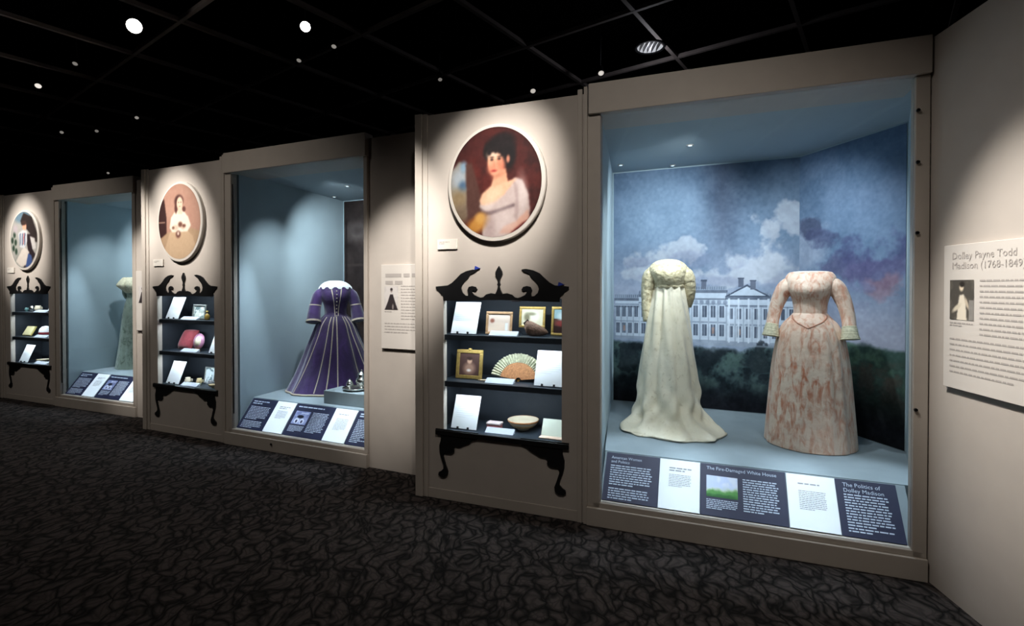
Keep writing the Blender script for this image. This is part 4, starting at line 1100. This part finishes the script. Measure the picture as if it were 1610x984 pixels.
loft('mannequin_top', [(1.236, 0, .011, .132, .064, 0), (1.246, 0, .012, .110, .050, 0), (1.249, 0, .012, .06, .03, 0), (1.250, 0, .012, .002, .002, 0)], [(1, 0, 0)], 12, FORM, g)
for s in (-1, 1):
    sleeve('sleeve', [(s*.098, .0, 1.165), (s*.155, .0, 1.132), (s*.205, -.008, 1.03), (s*.232, -.03, .92), (s*.240, -.06, .845)], [.044, .058, .050, .044, .042], PEACH, g, .015)
    c = sleeve('lace_cuff', [(s*.239, -.058, .86), (s*.242, -.066, .825), (s*.244, -.072, .795), (s*.246, -.076, .772)], [.044, .049, .054, .060], mat('cream_lace', rgb(214, 206, 176), .8, var=.2, vscale=70), g, .05)

# purple velvet dress
VELV = brocade_mat('purple_velvet', rgb(54, 24, 84), rgb(76, 40, 112), 9, 3, .55, .6, base2=rgb(40, 16, 64), sheen=.6)
PIPE = mat('pale_gold_piping', rgb(206, 190, 170), .5, var=.15, vscale=60)
g = empty('purple_dress', 'purple velvet bell-skirted dress with pale piping and white lace collar', 'gown', 'gowns in the cases')
g.location = MID.w(1.79, .935, DECK + .001); face_camera(g, 6); g.scale = (.98, .96, .97)
fold_v = [(10, .5, .3), (17, .3, 1.2), (6, .3, 2.0)]
rv = [(0.003, 0, .03, .515, .47, .03), (.04, 0, .03, .502, .46, .035), (.17, 0, .02, .438, .41, .04), (.32, 0, .01, .375, .355, .045), (.47, 0, 0, .318, .305, .05), (.62, 0, 0, .258, .246, .055), (.74, 0, 0, .212, .196, .05), (.81, 0, 0, .160, .145, .04), (.85, 0, 0, .122, .108, .02), (.865, 0, 0, .114, .098, .0)]
loft('skirt', rv, fold_v, 56, VELV, g, True, False)
rvb = [(.80, 0, -.02, .140, .118, 0), (.85, 0, -.005, .120, .104, 0), (.88, 0, 0, .116, .098, 0), (.95, 0, 0, .126, .104, 0), (1.02, 0, -.01, .148, .118, 0), (1.08, 0, -.01, .168, .114, 0), (1.14, 0, 0, .178, .098, 0), (1.18, 0, .005, .160, .085, 0), (1.21, 0, .01, .128, .070, 0), (1.225, 0, .012, .105, .056, 0)]
loft('bodice', rvb, [(1, 0, 0)], 40, VELV, g, True, True)
for a in (-2.62, -2.12, -1.86, -1.62, -1.02, -.72, -.40):
    strip('piping_strip', rv, fold_v, 56, -PI/2 + (a+PI/2)*.75, a, .83, .03, .011, PIPE, g, 44, .003)
MB().rings([ring_fn((z, 0, .03, rx, ry, .03), fold_v) for z, rx, ry in ((.001, .517, .472), (.010, .527, .482), (.022, .515, .47))], True).build('hem_braid', PIPE, g, smooth=True)
for k in range(8):
    z = .84 + k*.040; p = surf(rvb, [(1, 0, 0)], 40, -PI/2, z, .004)
    MB().lathe([(.0005, .006), (.007, .004), (.008, -.004)], 10).build('button', PIPE, g).matrix_local = Matrix.Translation(p) @ Matrix.Rotation(PI/2, 4, 'X')
for s in (-.13, .13):
    strip('bodice_piping', rvb, [(1, 0, 0)], 40, -PI/2 + s*2.4, -PI/2 + s, 1.17, .82, .008, PIPE, g, 30, .002)
MB().rings([[(surf(rvb, [(1, 0, 0)], 40, 2*PI*j/48, 1.222, .003)) for j in range(48)], [(surf(rvb, [(1, 0, 0)], 40, 2*PI*j/48, 1.195, .006)) for j in range(48)], [surf(rvb, [(1, 0, 0)], 40, 2*PI*j/48, 1.165 - .022*(j % 4 in (1, 2)), .008) for j in range(48)]], True).build('lace_collar', mat('white_lace', rgb(226, 228, 230), .8), g, smooth=True)
loft('mannequin_top', [(1.218, 0, .011, .108, .058, 0), (1.232, 0, .012, .085, .045, 0), (1.238, 0, .012, .04, .02, 0), (1.239, 0, .012, .002, .002, 0)], [(1, 0, 0)], 12, FORM, g)
for s in (-1, 1):
    c = sleeve('sleeve', [(s*.115, .0, 1.13), (s*.180, -.005, 1.07), (s*.215, -.02, .96), (s*.232, -.05, .86), (s*.240, -.08, .78)], [.045, .060, .062, .070, .078], VELV, g, .01)
    MB().tube([(s*.239, -.076, .792), (s*.241, -.083, .772)], [.080, .082], 28, False).build('cuff_braid', PIPE, g, smooth=True)
    MB().tube([(s*.216, -.02, .965), (s*.2175, -.022, .952)], [.064, .064], 28, False).build('sleeve_braid', PIPE, g, smooth=True)

# pale green brocade gown in the farthest case
GREENB = brocade_mat('pale_green_brocade', rgb(146, 160, 146), rgb(92, 106, 92), 22, 14, .55, .5, base2=rgb(124, 138, 124))
g = empty('green_gown', 'pale green brocade gown with a broad cream collar, part hidden by the frame', 'gown', 'gowns in the cases')
g.location = FAR.w(1.60, .74, DECK + .001); face_camera(g, 10)
fold_g = [(7, .45, .3), (12, .35, 1.0), (20, .2, 0)]
rg = [(0.003, 0, 0, .222, .26, .04), (.03, 0, 0, .216, .25, .05), (.27, 0, 0, .182, .21, .05), (.50, 0, 0, .158, .18, .05), (.72, 0, 0, .134, .15, .05), (.88, 0, 0, .108, .115, .03), (.985, 0, 0, .078, .080, .01)]
loft('skirt', rg, fold_g, 50, GREENB, g, True, False)
rgb_ = [(.96, 0, 0, .084, .085, 0), (1.00, 0, 0, .078, .080, 0), (1.05, 0, 0, .090, .09, 0), (1.10, 0, 0, .120, .10, 0), (1.16, 0, 0, .140, .10, 0), (1.21, 0, 0, .125, .085, 0), (1.25, 0, 0, .10, .06, 0)]
loft('bodice', rgb_, [(1, 0, 0)], 30, GREENB, g, True, True)
loft('cream_collar', [(1.045, 0, 0, .092, .092, .02), (1.09, 0, 0, .135, .115, .06), (1.14, 0, 0, .182, .135, .10), (1.175, 0, 0, .178, .13, .10), (1.225, 0, 0, .150, .105, .06), (1.262, 0, 0, .118, .08, .03), (1.255, 0, 0, .10, .06, 0)], [(9, .6, .2), (15, .4, 1)], 24, mat('cream_lace', rgb(214, 206, 176), .8), g)
for s in (-1, 1):
    sleeve('sleeve', [(s*.09, .03, 1.12), (s*.085, .07, 1.04), (s*.06, .09, .97)], [.036, .036, .03], GREENB, g, .02)

# ---------------------------------------------------------------- plinth and silver tea service beside the purple dress
pl = put(B(0, .76, 0, .25, 0, .125).build('plinth', DECKM, bevel=.004), MID, 2.20, .32, DECK + .001)
tag(pl, 'low blue-grey plinth block in front of the purple dress', 'plinth')
PZ = DECK + .127
r = put(empty('silver_tray', 'round silver tray on the plinth under the tea service', 'tray'), MID, 2.47, .47, PZ)
MB().lathe([(.09, 0), (.105, .006), (.122, .016), (.127, .022), (.122, .020), (.105, .010), (.0005, .008)], 44, cap0=True).build('tray_plate', SILVER, r, smooth=True)
MB().lathe([(.119, .018), (.128, .020), (.130, .026), (.122, .026)], 44).build('beaded_rim', SILVER, r, smooth=True)
def silver_pot(u, v, s, name, label, cat, tall):
    r = put(empty(name, label, cat, 'silver tea service'), MID, u, v, PZ + .010, 2.6)
    prof = [(.030, 0), (.034, .006), (.022, .016), (.020, .024), (.046, .046), (.058, .074), (.054, .100), (.034, .118), (.038, .124 + tall)]
    MB().lathe([(a*s, b*s) for a, b in prof], 32, cap0=True).build('body', SILVER, r, smooth=True)
    MB().lathe([(.040*s, (.123+tall)*s), (.034*s, (.136+tall)*s), (.014*s, (.148+tall)*s), (.006*s, (.154+tall)*s), (.010*s, (.162+tall)*s), (.0005, (.170+tall)*s)], 28).build('lid', SILVER, r, smooth=True)
    MB().tube([(.048*s, 0, .106*s), (.086*s, 0, .120*s), (.098*s, 0, .090*s), (.082*s, 0, .060*s), (.052*s, 0, .056*s)], .0065*s, 8).build('handle', SILVER, r, smooth=True)
    if name == 'teapot':
        MB().tube([(-.050*s, 0, .066*s), (-.080*s, 0, .078*s), (-.094*s, 0, .112*s), (-.108*s, 0, .128*s)], [.016*s, .013*s, .009*s, .007*s], 10).build('spout', SILVER, r, smooth=True)
    else:
        MB().tube([(-.048*s, 0, .106*s), (-.086*s, 0, .120*s), (-.098*s, 0, .090*s), (-.082*s, 0, .060*s), (-.052*s, 0, .056*s)], .0065*s, 8).build('handle', SILVER, r, smooth=True)
silver_pot(2.425, .43, .62, 'sugar_bowl', 'two-handled silver sugar bowl at the edge of the tray', 'sugar bowl', 0)
silver_pot(2.52, .49, 1.0, 'teapot', 'tall silver teapot behind the sugar bowl', 'teapot', .02)

# ---------------------------------------------------------------- ceiling fixtures
def fixture(px, py, z, bright, label, rad=.045, light=None, col=(1, .93, .84, 1)):
    p = onz(px, py, z)
    r = empty('track_spotlight', label, 'spotlight', 'spotlights in the dark ceiling')
    r.location = p
    d = Vector((0, 0, EYE)) - p
    if not bright > 1: d = Vector((d.x*.5 + .6*math.sin(px), d.y*.6, d.z*1.6))
    r.rotation_euler = d.to_track_quat('-Z', 'Y').to_euler()
    MB().lathe([(rad*.55, .17), (rad*.95, .15), (rad*1.08, .05), (rad*1.15, -.012), (rad*1.0, -.012), (rad*.95, .01)], 24, cap0=True).build('housing', BLACKM, r, smooth=True)
    MB().lathe([(.0005, -.004), (rad*.7, -.002), (rad*.97, .006)], 24).build('lens', mat('lamp_%g' % bright, col, .4, emit=bright), r)
    inv = r.rotation_euler.to_matrix().inverted(); top = inv @ Vector((0, 0, 4.702 - z)); root = Vector((0, 0, .10))
    MB().tube([root, root*.5 + top*.5, top], .008, 8).build('stem', BLACKM, r, smooth=True)
    if light:
        spot('fixture_light', p + d.normalized()*.03, p + d + Vector((0, 0, -1.2)), light, 60, 1.0, WARM)

fixture(211, 41, 3.95, 40, 'brightest glowing spotlight in the dark ceiling, shining toward the viewer', .062, 18)
fixture(480, 42, 3.95, 30, 'glowing spotlight in the ceiling above the purple dress case', .045, 12)
for px, py, b, lab in ((60, 135, .9, 'dim spotlight in the ceiling far above the farthest portrait'), (945, 115, .6, 'dim spotlight just above the corner where the nearest case starts'), (838, 143, .5, 'dim spotlight just over the top of the red portrait bay'),
                       (525, 73, .25, 'faint spotlight close below the second glowing lamp'), (470, 95, .2, 'faint spotlight under the second glowing lamp, farther back'), (692, 125, .15, 'faint lone spotlight above the wall between purple case and red portrait'),
                       (215, 185, .25, 'faint spotlight deep in the ceiling above the sepia portrait bay'), (118, 100, .18, 'faint spotlight near the long diagonal ceiling bar'), (97, 208, .2, 'faint spotlight in the far ceiling corner, lower row'),
                       (152, 206, .15, 'faint far spotlight between two others over the farthest case'), (170, 272, .22, 'lowest faint spotlight right over the farthest case')):
    fixture(px, py, 4.0, b, lab, .034 if b > .4 else .026)  # weak lens glow imitates the catch light on these cans
p = onz(1022, 75, 4.12)
r = empty('recessed_downlight', 'large round louvred downlight in the ceiling above the nearest case', 'ceiling light'); r.location = p
MB().lathe([(.135, .0), (.155, -.006), (.165, .004), (.165, .10), (.135, .10)], 36).build('trim_ring', BLACKM, r, smooth=True)
MB().lathe([(.0005, .09), (.07, .085), (.125, .03), (.134, .004)], 36).build('reflector', mat('pale_reflector', (.9, .92, .95, 1), .3, .6, emit=.30), r, smooth=True)
for k in range(5):
    o = B(-.002, .002, -.12, .12, .0, .05).build('louvre_blade', BLACKM, r); o.location.x = -.09 + k*.045

pt = bpy.data.lights.new('ceiling_bar_fill', 'POINT'); pt.energy = 3.0; pt.color = (.9, .92, 1); pt.shadow_soft_size = .1  # point light added below the downlight to brighten the ceiling bars
po = bpy.data.objects.new('ceiling_bar_fill', pt); COL.objects.link(po); po.location = p + Vector((0, 0, -.25))
